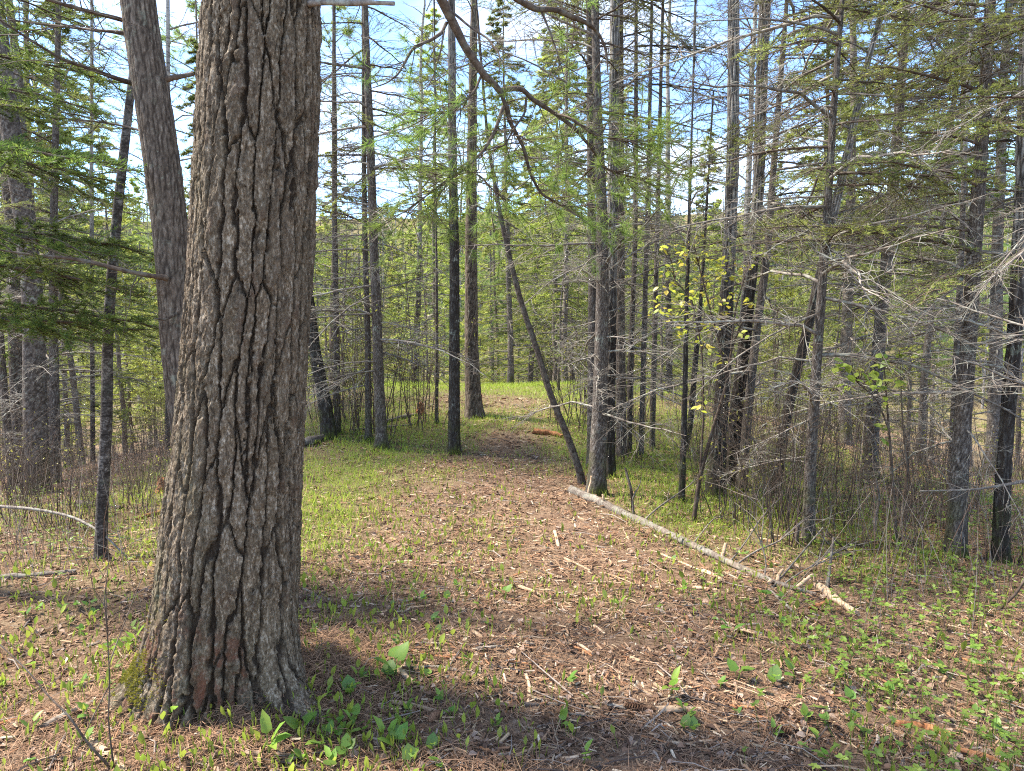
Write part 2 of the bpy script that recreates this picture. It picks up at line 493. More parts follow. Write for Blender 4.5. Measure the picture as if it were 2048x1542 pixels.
def make_ground():
    def axis(a, b, n, p):
        t = np.linspace(-1, 1, n); return np.sign(t) * np.abs(t) ** p * b
    xs = axis(-1, 320, 341, 3.2)
    t = np.linspace(0, 1, 330); ys = -6 + 7 * t + 330 * t ** 3.4
    X, Y = np.meshgrid(xs, ys)
    Z = hgt(X, Y)
    V = np.stack([X, Y, Z], -1).reshape(-1, 3)
    ny, nx = X.shape
    i = np.arange(ny * nx).reshape(ny, nx)
    Q = np.stack([i[:-1, :-1], i[:-1, 1:], i[1:, 1:], i[1:, :-1]], -1).reshape(-1, 4)
    gr = greenness(X.ravel(), Y.ravel())
    mb = MB(); mb.add(V, q=Q, col=np.stack([gr * 0, gr, gr * 0], -1))
    o = link('ground', mb.mesh('ground', [M_ground]))
    tag(o, 'forest floor of brown needles and wood chips with a mown path over the rise', None, None, 'structure')
make_ground()

# ------------------------------------------------------------------ trunks
def voro_furrow(u, v, U, wu, hv, seed):
    """distance in metres to the nearest furrow, and the plate id; periodic in u over U."""
    nu = max(4, int(round(U / wu))); wu = U / nu
    a = u / wu; b = v / hv
    ai = np.floor(a).astype(int); bi = np.floor(b).astype(int)
    best = np.full(u.shape, 1e9); bp = np.zeros(u.shape + (2,)); bid = np.zeros(u.shape)
    cand = []
    for dj in (-2, -1, 0, 1, 2):
        for di in (-2, -1, 0, 1, 2):
            ci = ai + di; cj = bi + dj
            cw = np.mod(ci, nu)
            px = ci + 0.5 + 0.9 * (hash2(cw, cj, seed) - 0.5) + 0.5 * np.mod(cj, 2)
            py = cj + 0.5 + 0.95 * (hash2(cw, cj, seed + 1) - 0.5)
            d = (a - px) ** 2 + (b - py) ** 2
            cand.append((px, py, d, hash2(cw, cj, seed + 2)))
            m = d < best
            best = np.where(m, d, best); bp[..., 0] = np.where(m, px, bp[..., 0]); bp[..., 1] = np.where(m, py, bp[..., 1]); bid = np.where(m, cand[-1][3], bid)
    dist = np.full(u.shape, 1e9); horiz = np.zeros(u.shape)
    for px, py, d, _ in cand:
        ex = px - bp[..., 0]; ey = py - bp[..., 1]
        L = np.sqrt(ex * ex + ey * ey)
        ok = L > 1e-6
        L = np.where(ok, L, 1)
        ds = (d - best) / (2 * L)
        gx = ex / L / wu; gy = ey / L / hv
        gl = np.sqrt(gx * gx + gy * gy)
        dr = np.where(ok, ds / np.maximum(gl, 1e-9), 1e9)
        m = dr < dist
        dist = np.where(m, dr, dist); horiz = np.where(m, np.abs(gx) / np.maximum(gl, 1e-9), horiz)
    return dist, horiz, bid

BARK = {  # cell width, cell height, furrow half width, depth, warp
    'pine2': (0.030, 0.10, 0.004, 0.006, 0.012),
    'spruce': (0.022, 0.030, 0.003, 0.0028, 0.006),
    'poplar': (0.032, 0.20, 0.006, 0.009, 0.012),
    'dark': (0.026, 0.10, 0.004, 0.005, 0.010),
    'birch': (0.05, 0.05, 0.001, 0.0006, 0.006),
}
class Path:
    """centre line and radius of a trunk, in local coordinates of its tree"""
    def __init__(self, pts, rad):
        self.p = np.asarray(pts, float); self.r = np.asarray(rad, float)
    def at(self, z):
        i = np.interp(z, self.p[:, 2], np.arange(len(self.p)))
        return np.array([np.interp(z, self.p[:, 2], self.p[:, 0]), np.interp(z, self.p[:, 2], self.p[:, 1]), z]), float(np.interp(z, self.p[:, 2], self.r))

def trunk_from_pixels(pix, wid, Y, H, flare=0.35):
    """pix: [(px,py)...] from base up; wid: widths in px; returns base and local Path up to height H"""
    base = gpt(*pix[0]) if Y is None else None
    if base is None:
        base = at(*pix[0], Y); base[2] = float(hgt(base[0], base[1]))
    Yb = base[1]
    pts = [base.copy()]; rs = []
    for i, (px, py) in enumerate(pix):
        p = at(px, py, Yb)
        if i: pts.append(p)
        rs.append(0.5 * wid[i] * depth(p) / F)
    pts = np.array(pts) - base
    rs = np.array(rs)
    dz = np.diff(pts[:, 2])
    if H > pts[-1, 2] + 0.3:          # goes on above the picture
        d = (pts[-1] - pts[-2]) / max(1e-6, pts[-1, 2] - pts[-2, 2])
        d[:2] *= 0.5
        rest = H - pts[-1, 2]
        for f in (0.35, 0.7, 1.0):
            pts = np.vstack([pts, pts[-1 if f == 0.35 else -1] + d * rest * 0.35 * (1 if f < 1 else 0.857)])
            rs = np.append(rs, max(0.012, rs[len(dz)] * (1 - 0.85 * f)))
    return base, Path(pts, rs)

def trunk_mesh(name, path, kind, mat, seed, seg=36, dz=0.022, zfine=4.5, flare=0.45, sink=0.12):
    ztop = path.p[-1, 2]
    zf = min(zfine, ztop)
    zs = np.concatenate([np.arange(-sink, zf, dz), np.linspace(zf, ztop, max(4, int((ztop - zf) / 0.25)))]) if ztop > zf + 0.1 else np.arange(-sink, ztop, dz)
    # smoothed centre line
    zz = np.linspace(-sink, ztop, 160)
    sx = np.interp(zz, path.p[:, 2], path.p[:, 0]); sy = np.interp(zz, path.p[:, 2], path.p[:, 1]); sr = np.interp(zz, path.p[:, 2], path.r)
    kw = max(1, int(0.35 / (zz[1] - zz[0])))
    ker = np.hanning(2 * kw + 3)[1:-1]; ker /= ker.sum()
    def smooth(a):
        e = np.concatenate([np.full(len(ker) // 2, a[0]) - (np.arange(len(ker) // 2, 0, -1)) * (a[1] - a[0]), a, np.full(len(ker) // 2, a[-1]) + np.arange(1, len(ker) // 2 + 1) * (a[-1] - a[-2])])
        return np.convolve(e, ker, 'valid')[:len(a)]
    sx, sy, sr = smooth(sx), smooth(sy), smooth(sr)
    path.sm = (zz, sx, sy, sr)
    cx = np.interp(zs, zz, sx); cy = np.interp(zs, zz, sy); cr = np.interp(zs, zz, sr)
    th = np.arange(seg) * 2 * math.pi / seg
    TH, ZS = np.meshgrid(th, zs)
    R0 = float(np.median(cr[: max(3, len(cr) // 2)]))
    wu, hv, fw, dep, wp = BARK[kind]
    U = 2 * math.pi * R0
    u = TH * R0; 
    uw = u + wp * fbm(ZS * 6, np.cos(TH) * 2 + np.sin(TH) * 3, seed, 3)
    vw = ZS + hv * 0.3 * fbm(np.cos(TH) * 6 + 9, ZS * 3 + np.sin(TH) * 5, seed + 5, 3)
    dist, hz, pid = voro_furrow(np.mod(uw, U), vw, U, wu, hv, seed)
    fr = 1 - sstep(fw * 0.4, fw * 2.2, dist)
    fr = fr * (0.35 + 0.65 * hz)
    lob = sum(np.cos(TH * k + hash2(k, seed)[()] * 6.28) * a for k, a in ((3, 0.5), (5, 0.35), (2, 0.3)))
    fl = flare * np.exp(-np.maximum(ZS, -0.05) / (1.1 * R0 + 0.03)) * (0.55 + 0.45 * lob)
    rr = cr[:, None] * (1 + fl + 0.05 * fbm(np.cos(TH) * 1.5 + 3, ZS * 2.2 + np.sin(TH) * 1.5, seed + 9, 3)) - dep * fr + dep * 0.5 * (pid - 0.5) * (1 - fr)
    rr = np.maximum(rr, 0.004)
    V = np.stack([cx[:, None] + rr * np.cos(TH), cy[:, None] + rr * np.sin(TH), ZS], -1).reshape(-1, 3)
    k = len(zs); i = np.arange(k * seg).reshape(k, seg); j = np.roll(i, -1, 1)
    Q = np.stack([i[:-1], j[:-1], j[1:], i[1:]], -1).reshape(-1, 4)
    mb = MB(); mb.add(V, q=Q, col=np.stack([fr.ravel() * 0.85, pid.ravel(), pid.ravel()], -1))
    cap(mb, V[-seg:])
    return mb.mesh(name, [mat])
def on_trunk(path, z):
    zz, sx, sy, sr = path.sm
    return np.array([np.interp(z, zz, sx), np.interp(z, zz, sy), z]), float(np.interp(z, zz, sr))

# ------------------------------------------------------------------ branch kinds (mesh data shared by all copies)
NEEDLE_T = [(-0.5, 0, 0), (0.5, 0, 0), (0.1, 1, 0.0)]
def curve_path(start, d, L, k, droop, wob, r):
    """a wobbling path; returns (k,3)"""
    t = np.linspace(0, 1, k)[:, None]
    d = d / np.linalg.norm(d)
    p = start + d * L * t
    p = p + np.array([0, 0, -1.0]) * droop * L * t ** 2
    w = r.normal(0, 1, (k, 3)); w[0] = 0
    return p + np.cumsum(w, 0) * wob * L / k
def green(r, n, a, b, spread=0.25):
    f = r.random((n, 1)); c = np.array(a) * (1 - f) + np.array(b) * f
    return c * (1 + spread * (r.random((n, 1)) - 0.5))

def make_branch(seed, live=0.0, nside=22, droop=0.12, side_len=0.42, needle=(0.022, 0.0035), per=34, r0=0.0085, broken=0.25, sub=5, colA=(0.05, 0.085, 0.02), colB=(0.10, 0.135, 0.03), flat=0.25, wob=0.06, live_from=0.2):
    r = np.random.default_rng(seed)
    mb = MB()
    k = 9
    main = curve_path(np.zeros(3), np.array([1.0, 0, 0.06]), 1.0, k, droop, wob, r)
    tt = np.linspace(0, 1, k)
    tubes(mb, main, r0 * (1 - tt) ** 0.8 + 0.0016, 5, 0)
    P2 = []; R2 = []; P3 = []; R3 = []; segs = []
    for i in range(nside):
        t = 0.08 + 0.9 * (i + r.random() * 0.7) / nside
        if r.random() < broken * (1 - live): 
            L = 0.05 + 0.05 * r.random()
        else:
            L = side_len * (1.05 - 0.75 * t) * (0.55 + 0.6 * r.random())
        p = np.array([np.interp(t, tt, main[:, c]) for c in range(3)])
        s = 1 if i % 2 else -1
        ang = R(38 + 34 * r.random())
        d = np.array([math.cos(ang), s * math.sin(ang), flat * (r.random() - 0.45) * 2])
        q = curve_path(p, d, L, 5, 0.12 + 0.15 * r.random(), wob * 1.5, r)
        P2.append(q); R2.append(np.linspace(0.0034 * (1.1 - 0.5 * t), 0.0009, 5))
        if t > live_from * 0.5: segs.append(q)
        if L > 0.12:
            for j in range(sub + int(3 * r.random())):
                tj = 0.2 + 0.75 * r.random()
                pj = np.array([np.interp(tj, np.linspace(0, 1, 5), q[:, c]) for c in range(3)])
                dj = d + r.normal(0, 0.55, 3) * np.array([1, 1, 0.6])
                Lj = L * (0.22 + 0.3 * r.random())
                qj = curve_path(pj, dj, Lj, 3, 0.15, wob, r)
                P3.append(qj); R3.append([0.0015, 0.0011, 0.0006])
                if t > live_from: segs.append(np.array([qj[0], (qj[0] + qj[1]) / 2, qj[1], (qj[1] + qj[2]) / 2, qj[2]]))
    tubes(mb, np.array(P2), np.array(R2), 4, 0)
    if P3: tubes(mb, np.array(P3), np.array(R3), 3, 0)
    if live > 0:
        segs.append(np.array([np.array([np.interp(t, tt, main[:, c]) for c in range(3)]) for t in np.linspace(0.6, 1, 5)]))
        pos = []; dr = []; side = []
        for q in segs:
            if r.random() > live: continue
            L = np.linalg.norm(np.diff(q, axis=0), axis=1).sum()
            n = max(6, int(per * L / 0.12))
            t = r.random(n) * 4; i0 = np.minimum(t.astype(int), 3); f = (t - i0)[:, None]
            pp = q[i0] * (1 - f) + q[i0 + 1] * f
            ax = nrm(q[i0 + 1] - q[i0])
            rad = r.normal(0, 1, (n, 3)); rad[:, 2] = np.abs(rad[:, 2]) * 0.6 - 0.1
            rad = nrm(rad - ax * (rad * ax).sum(1, keepdims=True))
            pos.append(pp); dr.append(nrm(ax * (0.55 + 0.4 * r.random((n, 1))) + rad))
        if pos:
            pos = np.concatenate(pos); dr = np.concatenate(dr); n = len(pos)
            X, Yv, Z = frames(dr, r.random(n) * 6.28)
            ln = needle[0] * (0.7 + 0.5 * r.random(n))
            scatter(mb, NEEDLE_T, [(0, 1, 2)], pos, X, Yv, Z, np.stack([np.full(n, needle[1]), ln, ln], 1), 1, green(r, n, colA, colB))
    return mb.mesh('branch', [M_dead if live == 0 else M_twig, M_needle], True)

DEAD = [make_branch(100 + i, 0.0, 20 + 3 * (i % 3), 0.05 + 0.11 * (i % 4), 0.45, broken=0.2 + 0.08 * (i % 3), wob=0.07 + 0.03 * (i % 3), sub=7, flat=0.55) for i in range(8)]
LIVE = [make_branch(200 + i, 0.75, 22, 0.10 + 0.04 * i, 0.40, per=30, broken=0.1, needle=(0.02, 0.0034), colA=(0.09, 0.13, 0.03), colB=(0.21, 0.24, 0.06)) for i in range(4)]
HALF = [make_branch(250 + i, 0.6, 22, 0.14, 0.42, per=28, broken=0.1, live_from=0.35, colA=(0.12, 0.155, 0.038), colB=(0.28, 0.30, 0.075)) for i in range(3)]
FIR = [make_branch(300 + i, 1.0, 24, 0.06 + 0.04 * i, 0.40, per=40, broken=0.0, needle=(0.021, 0.0036), sub=6, colA=(0.06, 0.11, 0.024), colB=(0.16, 0.20, 0.04), flat=0.12, live_from=0.25) for i in range(3)]

def put_branches(root, path, z0, z1, n, kinds, L=(0.6, 1.3), el=(-8, 14), seed=0, name='dead_branch', az=None):
    r = random.Random(seed)
    for i in range(n):
        z = z0 + (z1 - z0) * (i + r.random()) / n
        p, rad = on_trunk(path, z)
        a = r.random() * 2 * math.pi if az is None else R(r.uniform(*az))
        L_ = r.uniform(*L)
        e = R(r.uniform(*el))
        p = p + np.array([math.cos(a), math.sin(a), 0]) * rad * 0.6
        link(name, r.choice(kinds), root, p, (r.uniform(-0.35, 0.35), -e, a), L_)

# ------------------------------------------------------------------ crowns for trees seen whole or above the picture
def crown_mesh(seed, H, zb, live_lo, nbr, Rmax, colA, colB, tw=12, nd=9, facet=(0.075, 0.022), pine=False, up=0.0):
    r = np.random.default_rng(seed); mb = MB()
    P1 = []; R1 = []; P2 = []; R2 = []; npos = []; ndir = []
    for i in range(nbr):
        z = zb + (H - zb) * ((i + r.random()) / nbr) ** 0.9
        f = (z - zb) / (H - zb)
        prof = (1 - f) ** 0.75 if not pine else (0.55 + 0.45 * math.sin(f * 3.0)) * (1 - f ** 4)
        L = Rmax * max(0.1, prof) * (0.55 + 0.6 * r.random())
        dead = z < live_lo * (0.75 + 0.5 * r.random())
        if dead: L *= 0.8
        a = r.random() * 6.283
        d = np.array([math.cos(a), math.sin(a), up + 0.25 * (r.random() - 0.4)])
        q = curve_path(np.array([0, 0, z]), d, L, 5, 0.22 if not pine else 0.02, 0.08, r)
        P1.append(q); R1.append(np.linspace(0.011 + 0.006 * L, 0.002, 5))
        for j in range(tw):
            t = 0.12 + 0.88 * r.random(); 
            p = np.array([np.interp(t, np.linspace(0, 1, 5), q[:, c]) for c in range(3)])
            dd = d + r.normal(0, 0.6, 3) * np.array([1, 1, 0.45]); dd[2] -= 0.12 if not pine else -0.25
            Lt = L * (0.16 + 0.25 * r.random()) * (1.15 - 0.6 * t)
            e = p + nrm(dd) * Lt
            m_ = (p + e) / 2 + np.array([0, 0, 0.04 * Lt])
            P2.append([p, m_, e]); R2.append([0.0036, 0.0028, 0.0012])
            if not dead and r.random() < 0.85:
                n = int(nd * (0.6 + 0.8 * r.random()))
                s = r.random((n, 1)) ** (0.4 if pine else 0.8)
                npos.append(p * (1 - s) + e * s); 
                ndir.append(nrm(dd) * (0.6 if not pine else 0.9) + r.normal(0, 0.65, (n, 3)) * np.array([1, 1, 0.7 if not pine else 1.0]))
    tubes(mb, np.array(P1), np.array(R1), 3, 0); tubes(mb, np.array(P2), np.array(R2), 3, 0)
    if npos:
        npos = np.concatenate(npos); ndir = np.concatenate(ndir); n = len(npos)
        X, Yv, Z = frames(ndir, r.random(n) * 6.28)
        ln = facet[0] * (0.6 + 0.8 * r.random(n))
        scatter(mb, NEEDLE_T, [(0, 1, 2)], npos, X, Yv, Z, np.stack([np.full(n, facet[1]), ln, ln], 1), 1, green(r, n, colA, colB, 0.5))
    return mb.mesh('crown', [M_dead, M_needle])

SPR_A, SPR_B = (0.10, 0.14, 0.035), (0.27, 0.30, 0.08)
YEL_A, YEL_B = (0.22, 0.26, 0.05), (0.42, 0.44, 0.10)  # yellow green needles, lightened in colour so these crowns look sunlit
GRN_A, GRN_B = (0.11, 0.19, 0.045), (0.28, 0.37, 0.09)
CROWNS = {
    'spruce': [(crown_mesh(400 + i, 11.5, 0.7, 0.9 + 1.1 * i, 120, 2.0, SPR_A, SPR_B, 16, 28, (0.085, 0.021)), 11.5) for i in range(4)],
    'yellow': [(crown_mesh(420 + i, 10.5, 0.8, 0.9 + i, 110, 1.9, YEL_A, YEL_B, 16, 26, (0.08, 0.021)), 10.5) for i in range(2)],
    'pine': [(crown_mesh(430 + i, 13.0, 3.2, 3.6, 46, 2.3, GRN_A, GRN_B, 16, 26, (0.13, 0.012), pine=True, up=0.12), 13.0) for i in range(2)],
    'bare': [(crown_mesh(440 + i, 12.0, 3.0, 0.0, 46, 1.7, (0.22, 0.22, 0.05), (0.32, 0.28, 0.07), 18, 1.2, (0.03, 0.02), up=0.9), 12.0) for i in range(2)],
    'small': [(crown_mesh(450 + i, 4.5, 0.3, 0.4, 60, 1.1, SPR_A, GRN_B, 10, 14, (0.05, 0.013)), 4.5) for i in range(2)],
}
def slim_trunk(seed, H, r0, mat):
    r = np.random.default_rng(seed); mb = MB(); k = 26
    z = np.linspace(-0.3, H, k)
    P = np.stack([np.cumsum(r.normal(0, 0.012, k)) * 1.2, np.cumsum(r.normal(0, 0.012, k)) * 1.2, z], -1); P[:2, :2] = 0
    rad = r0 * (1 - 0.93 * np.clip(z / H, 0, 1)) * (1 + 0.5 * np.exp(-np.clip(z, 0, 9) / 0.12))
    tubes(mb, P, rad, 9, 0, np.zeros(3))
    return mb.mesh('trunk', [mat])

def resample(P, m, smooth=2):
    P = np.asarray(P, float); t = np.linspace(0, len(P) - 1, m)
    Q_ = np.stack([np.interp(t, np.arange(len(P)), P[:, c]) for c in range(P.shape[1])], -1)
    for _ in range(smooth): Q_[1:-1] = (Q_[:-2] + 2 * Q_[1:-1] + Q_[2:]) / 4
    return Q_
def log_mesh(name, P, rad, mat, seed, n=14, m=60, rough=0.10, jag=0.6, flat=1.0):
    Q_ = resample(P, m); rr = np.interp(np.linspace(0, 1, m), np.linspace(0, 1, len(rad)), rad)
    mb = MB(); T = MB()
    V = tubes(T, Q_, rr, n)[0]
    th = np.arange(n) / n * 6.283
    nz = fbm(np.linspace(0, m * 0.25, m)[:, None] + 0 * th[None], np.cos(th)[None] * 1.3 + np.sin(th)[None] * 0.7 + seed, seed, 3)
    c = Q_[:, None, :]
    V = c + (V - c) * (1 + rough * 2 * nz)[..., None]
    r = np.random.default_rng(seed)
    ax = nrm(Q_[-1] - Q_[-2]); V[-1] += ax * (r.random((n, 1)) * jag * rr[-1] * 2); V[0] -= nrm(Q_[1] - Q_[0]) * (r.random((n, 1)) * jag * rr[0] * 2)
    if flat != 1.0: V[..., 2] = c[..., 2] + (V[..., 2] - c[..., 2]) * flat
    i = np.arange(m * n).reshape(m, n); j = np.roll(i, -1, 1)
    mb.add(V.reshape(-1, 3), q=np.stack([i[:-1], j[:-1], j[1:], i[1:]], -1).reshape(-1, 4)[:, ::-1], col=np.zeros(3))
    for e, fl in ((V[0], False), (V[-1], True)):
        cap(mb, e if fl else e[::-1], col=np.zeros(3))
    return mb.mesh(name, [mat])
# ------------------------------------------------------------------ the big pine in front
def big_pine():
    front = gpt(450, 1440)
    Yc = front[1] + 0.27
    rows = [(0, 410, 640), (200, 400, 637), (400, 388, 629), (500, 384, 624), (700, 370, 612), (900, 352, 603), (1000, 336, 599), (1100, 325, 596), (1200, 316, 592), (1300, 304, 590), (1360, 298, 590), (1440, 292, 592)]
    zc = []
    for py, l, r_ in rows:
        a = at(l, py, Yc); b = at(r_, py, Yc)
        # the silhouette edges graze the cylinder a little in front of its centre
        rad = (b[0] - a[0]) / 2 * 0.985
        zc.append((a[2], (a[0] + b[0]) / 2, rad))
    zc = np.array(zc)[::-1]
    bx = zc[0, 1]; bz = float(hgt(bx, Yc)) - 0.02
    root = empty('pine_tree', (bx, Yc, bz), 'massive pine trunk with deeply furrowed grey brown bark standing in the foreground beside the path', 'tree')
    H = 17.0
    z_in = zc[:, 0] - bz; x_in = zc[:, 1] - bx; r_in = zc[:, 2]
    slope = (x_in[-1] - x_in[-4]) / (z_in[-1] - z_in[-4])
    z_all = np.append(z_in, [5.0, 9, 13, H]); x_all = np.append(x_in, x_in[-1] + slope * 0.7 * (np.array([5.0, 9, 13, H]) - z_in[-1])); r_all = np.append(r_in, [r_in[-1] * 0.96, 0.19, 0.12, 0.02])
    o = np.argsort(z_all); z_all, x_all, r_all = z_all[o], x_all[o], r_all[o]
    zs = np.concatenate([np.arange(-0.12, 3.15, 0.0048), np.arange(3.15, H, 0.12)])
    seg = 384
    th = np.arange(seg) * 2 * math.pi / seg
    cx = np.interp(zs, z_all, x_all); cr = np.interp(zs, z_all, r_all)
    kk = np.hanning(61); kk /= kk.sum()
    nf = int((3.15 + 0.12) / 0.0048)
    for arr in (cx, cr):
        e = np.concatenate([np.full(30, arr[0]), arr[:nf], np.full(30, arr[nf - 1])])
        arr[30:nf - 30] = np.convolve(e, kk, 'valid')[30:nf - 30]
    TH, ZS = np.meshgrid(th, zs)
    R0 = 0.265; U = 2 * math.pi * R0
    sx_, sy_ = np.cos(TH), np.sin(TH)
    warp = 0.030 * fbm(ZS * 2.6 + 3, sx_ * 3 + sy_ * 5, 5, 3) + 0.013 * fbm(ZS * 13, sx_ * 9 + sy_ * 13, 15, 4) + 0.006 * fbm(ZS * 55, TH * 14, 16, 2)
    vw = ZS + 0.10 * fbm(sx_ * 3.1 + 7, ZS * 2 + sy_ * 3.1, 25, 3)
    d1, hz, pid = voro_furrow(np.mod(TH * R0 + warp, U), vw, U, 0.062, 0.52, 77)
    d2, hz2, pid2 = voro_furrow(np.mod(TH * R0 + warp * 1.3 + 0.4, U), vw * 1.0 + 3.3, U, 0.034, 0.17, 99)
    d3, hz3, pid3 = voro_furrow(np.mod(TH * R0 + warp * 1.6 + 0.9, U), vw + 7.1, U, 0.017, 0.042, 131)
    d4, hz4, pid4 = voro_furrow(np.mod(TH * R0 + warp * 2.2 + 1.7, U), vw * 1.0 + 9.7, U, 0.029, 0.075, 171)
    wid = 0.0041 * (0.6 + 0.9 * (vnoise(ZS * 2.5, sx_ * 2 + sy_, 31) + 0.5)) * (1 + 0.25 * np.exp(-ZS / 0.35))
    wid = wid * (0.55 + 1.1 * (vnoise(TH * 22, ZS * 45, 88) + 0.5))
    fr = 1 - sstep(wid * 0.6, wid * 1.5, d1)
    wgt = 0.24 + 0.76 * hz ** 1.8
    fr = fr * wgt
    shoulder = 1 - sstep(0.0, 0.016, d1)
    fr2 = (1 - sstep(0.0006, 0.004, d2)) * (0.3 + 0.7 * hz2) * sstep(-0.05, 0.25, fbm(ZS * 5, sx_ * 4 + sy_ * 3, 43, 2))
    flake = fbm(TH * R0 * 120 + 0.7 * fbm(ZS * 30, TH * 9, 71), ZS * 42, 51, 3)
    flat = fbm(TH * R0 * 34, ZS * 13, 61, 3)
    lob = 0.55 * np.cos(3 * TH + 0.6) + 0.4 * np.cos(5 * TH + 2.0) + 0.3 * np.cos(2 * TH + 0.3)
    # the root flare: strongest to the left and to the right, as in the photograph
    side = 0.55 * np.exp(-((np.angle(np.exp(1j * (TH - R(188))))) / 0.5) ** 2) + 0.55 * np.exp(-((np.angle(np.exp(1j * (TH + R(28))))) / 0.30) ** 2)
    fl = np.exp(-np.maximum(ZS, -0.06) / 0.12) * (0.07 + 0.13 * lob + 0.42 * side) + np.exp(-np.maximum(ZS, 0) / 0.45) * 0.035 * lob
    rr = cr[:, None] * (1 + fl + 0.035 * fbm(sx_ * 1.7 + 2, ZS * 1.1 + sy_ * 1.7, 7, 3))
    rr = rr - 0.021 * fr - 0.001 * shoulder * hz - 0.004 * fr2 * (1 - fr) + 0.004 * (pid - 0.5) * (1 - shoulder) + (0.0055 * (pid3 - 0.5) + 0.0065 * (pid4 - 0.5)) * (1 - 0.7 * fr) + 0.005 * flake + 0.0025 * flat
    # old knots: sunken scars with a raised rim
    knots = []
    for px, py, s in ((517, 482, 0.030), (468, 103, 0.020), (541, 317, 0.018), (600, 640, 0.014), (395, 506, 0.014), (590, 458, 0.016)):
        p = at(px, py, Yc - 0.25); kz = p[2] - bz; kx = np.interp(kz, zs, cx); kr = np.interp(kz, zs, cr)
        kt = -math.acos(np.clip((p[0] - bx - kx) / kr, -0.99, 0.99))
        dd = np.hypot(np.angle(np.exp(1j * (TH - kt))) * R0, (ZS - kz) * 0.8)
        ring = np.exp(-((dd - s) / (0.25 * s)) ** 2)
        rr -= 0.016 * ring * (0.5 + 0.5 * np.sin(TH * 40 + kz * 9)); rr += 0.006 * np.exp(-(dd / (s * 0.7)) ** 2)
        fr = np.maximum(fr, 0.75 * ring * (0.5 + 0.5 * np.sin(TH * 40 + kz * 9)))
    V = np.stack([cx[:, None] + rr * sx_, rr * sy_, ZS], -1).reshape(-1, 3)
    k = len(zs); i = np.arange(k * seg).reshape(k, seg); j = np.roll(i, -1, 1)
    Q = np.stack([i[:-1], j[:-1], j[1:], i[1:]], -1).reshape(-1, 4)
    redlow = np.clip((1 - shoulder) * (pid > 0.35) * sstep(0.55, 0.1, ZS) + 0.16 * (pid4 > 0.86), 0, 1)
    mb = MB(); mb.add(V, q=Q, col=np.stack([np.clip(fr + 0.55 * fr2 * (1 - fr), 0, 1).ravel() * 0.9, redlow.ravel() * 0.8, np.clip(0.35 * pid + 0.5 * pid3 + 0.35 * pid4 - 0.1, 0, 1).ravel()], -1))
    link('trunk', mb.mesh('trunk', [M_pine]), root)
    # mossy foot on the left
    r = np.random.default_rng(3); mm = MB()
    n = 5200
    tt = R(196) + r.normal(0, 0.36, n); z = np.abs(r.normal(0, 0.11, n)) 
    ii = np.clip((z + 0.12) / 0.0048, 0, nf - 1).astype(int); jj = (np.mod(tt, 2 * math.pi) / (2 * math.pi) * seg).astype(int) % seg
    keep = (fbm(tt * 5, z * 14, 8, 3) > -0.12)
    pos = V.reshape(k, seg, 3)[ii, jj][keep]; tt = tt[keep]; n = len(pos)
    dr = np.stack([np.cos(tt), np.sin(tt), np.full(n, 0.5)], -1) + r.normal(0, 0.5, (n, 3))
    X, Yv, Z = frames(dr, r.random(n) * 6.28)
    scatter(mm, [(-0.5, 0, 0), (0.5, 0, 0), (0, 1, 0)], [(0, 1, 2)], pos - nrm(dr) * 0.003, X, Yv, Z, np.stack([np.full(n, 0.005), 0.010 + 0.010 * r.random(n), np.full(n, 0.01)], 1), 0, green(r, n, (0.09, 0.095, 0.012), (0.22, 0.20, 0.025), 0.5))
    tag(link('moss', mm.mesh('moss', [M_leaf]), root), 'yellow green moss on the left root', None, None, 'stuff')
    # short dead branch at the upper right of the trunk
    def limb(name, pts, wid, mat=M_twig, n=9):
        P = np.array([at(x, y, Y_) for x, y, Y_ in pts]) - np.array([bx, Yc, bz])
        t = np.linspace(0, len(P) - 1, len(P) * 7)
        Q_ = np.stack([np.interp(t, np.arange(len(P)), P[:, c]) for c in range(3)], -1)
        for _ in range(3): Q_[1:-1] = (Q_[:-2] + 2 * Q_[1:-1] + Q_[2:]) / 4
        rw = np.interp(t, np.arange(len(P)), [0.5 * w_ * Y_ / F for w_, (_, _, Y_) in zip(wid, pts)])
        rw = rw * (1 + 0.16 * fbm(t * 2.3, t * 0 + len(name) + wid[0], 3, 3))
        Q_ = Q_ + 0.5 * rw[:, None] * np.stack([vnoise(t * 1.7, t * 0 + s_) for s_ in (1, 5, 9)], -1)
        mbl = MB(); Vt = tubes(mbl, Q_, rw, n, 0)
        cap(mbl, Vt[0, -1])
        ob = link(name, mbl.mesh(name, [mat]), root)
        return ob, Q_
    limb('dead_branch', [(600, 10, Yc - 0.05), (648, 6, Yc - 0.12), (720, 5, Yc - 0.2), (788, 7, Yc - 0.25)], [14, 11, 10, 8], M_dead)
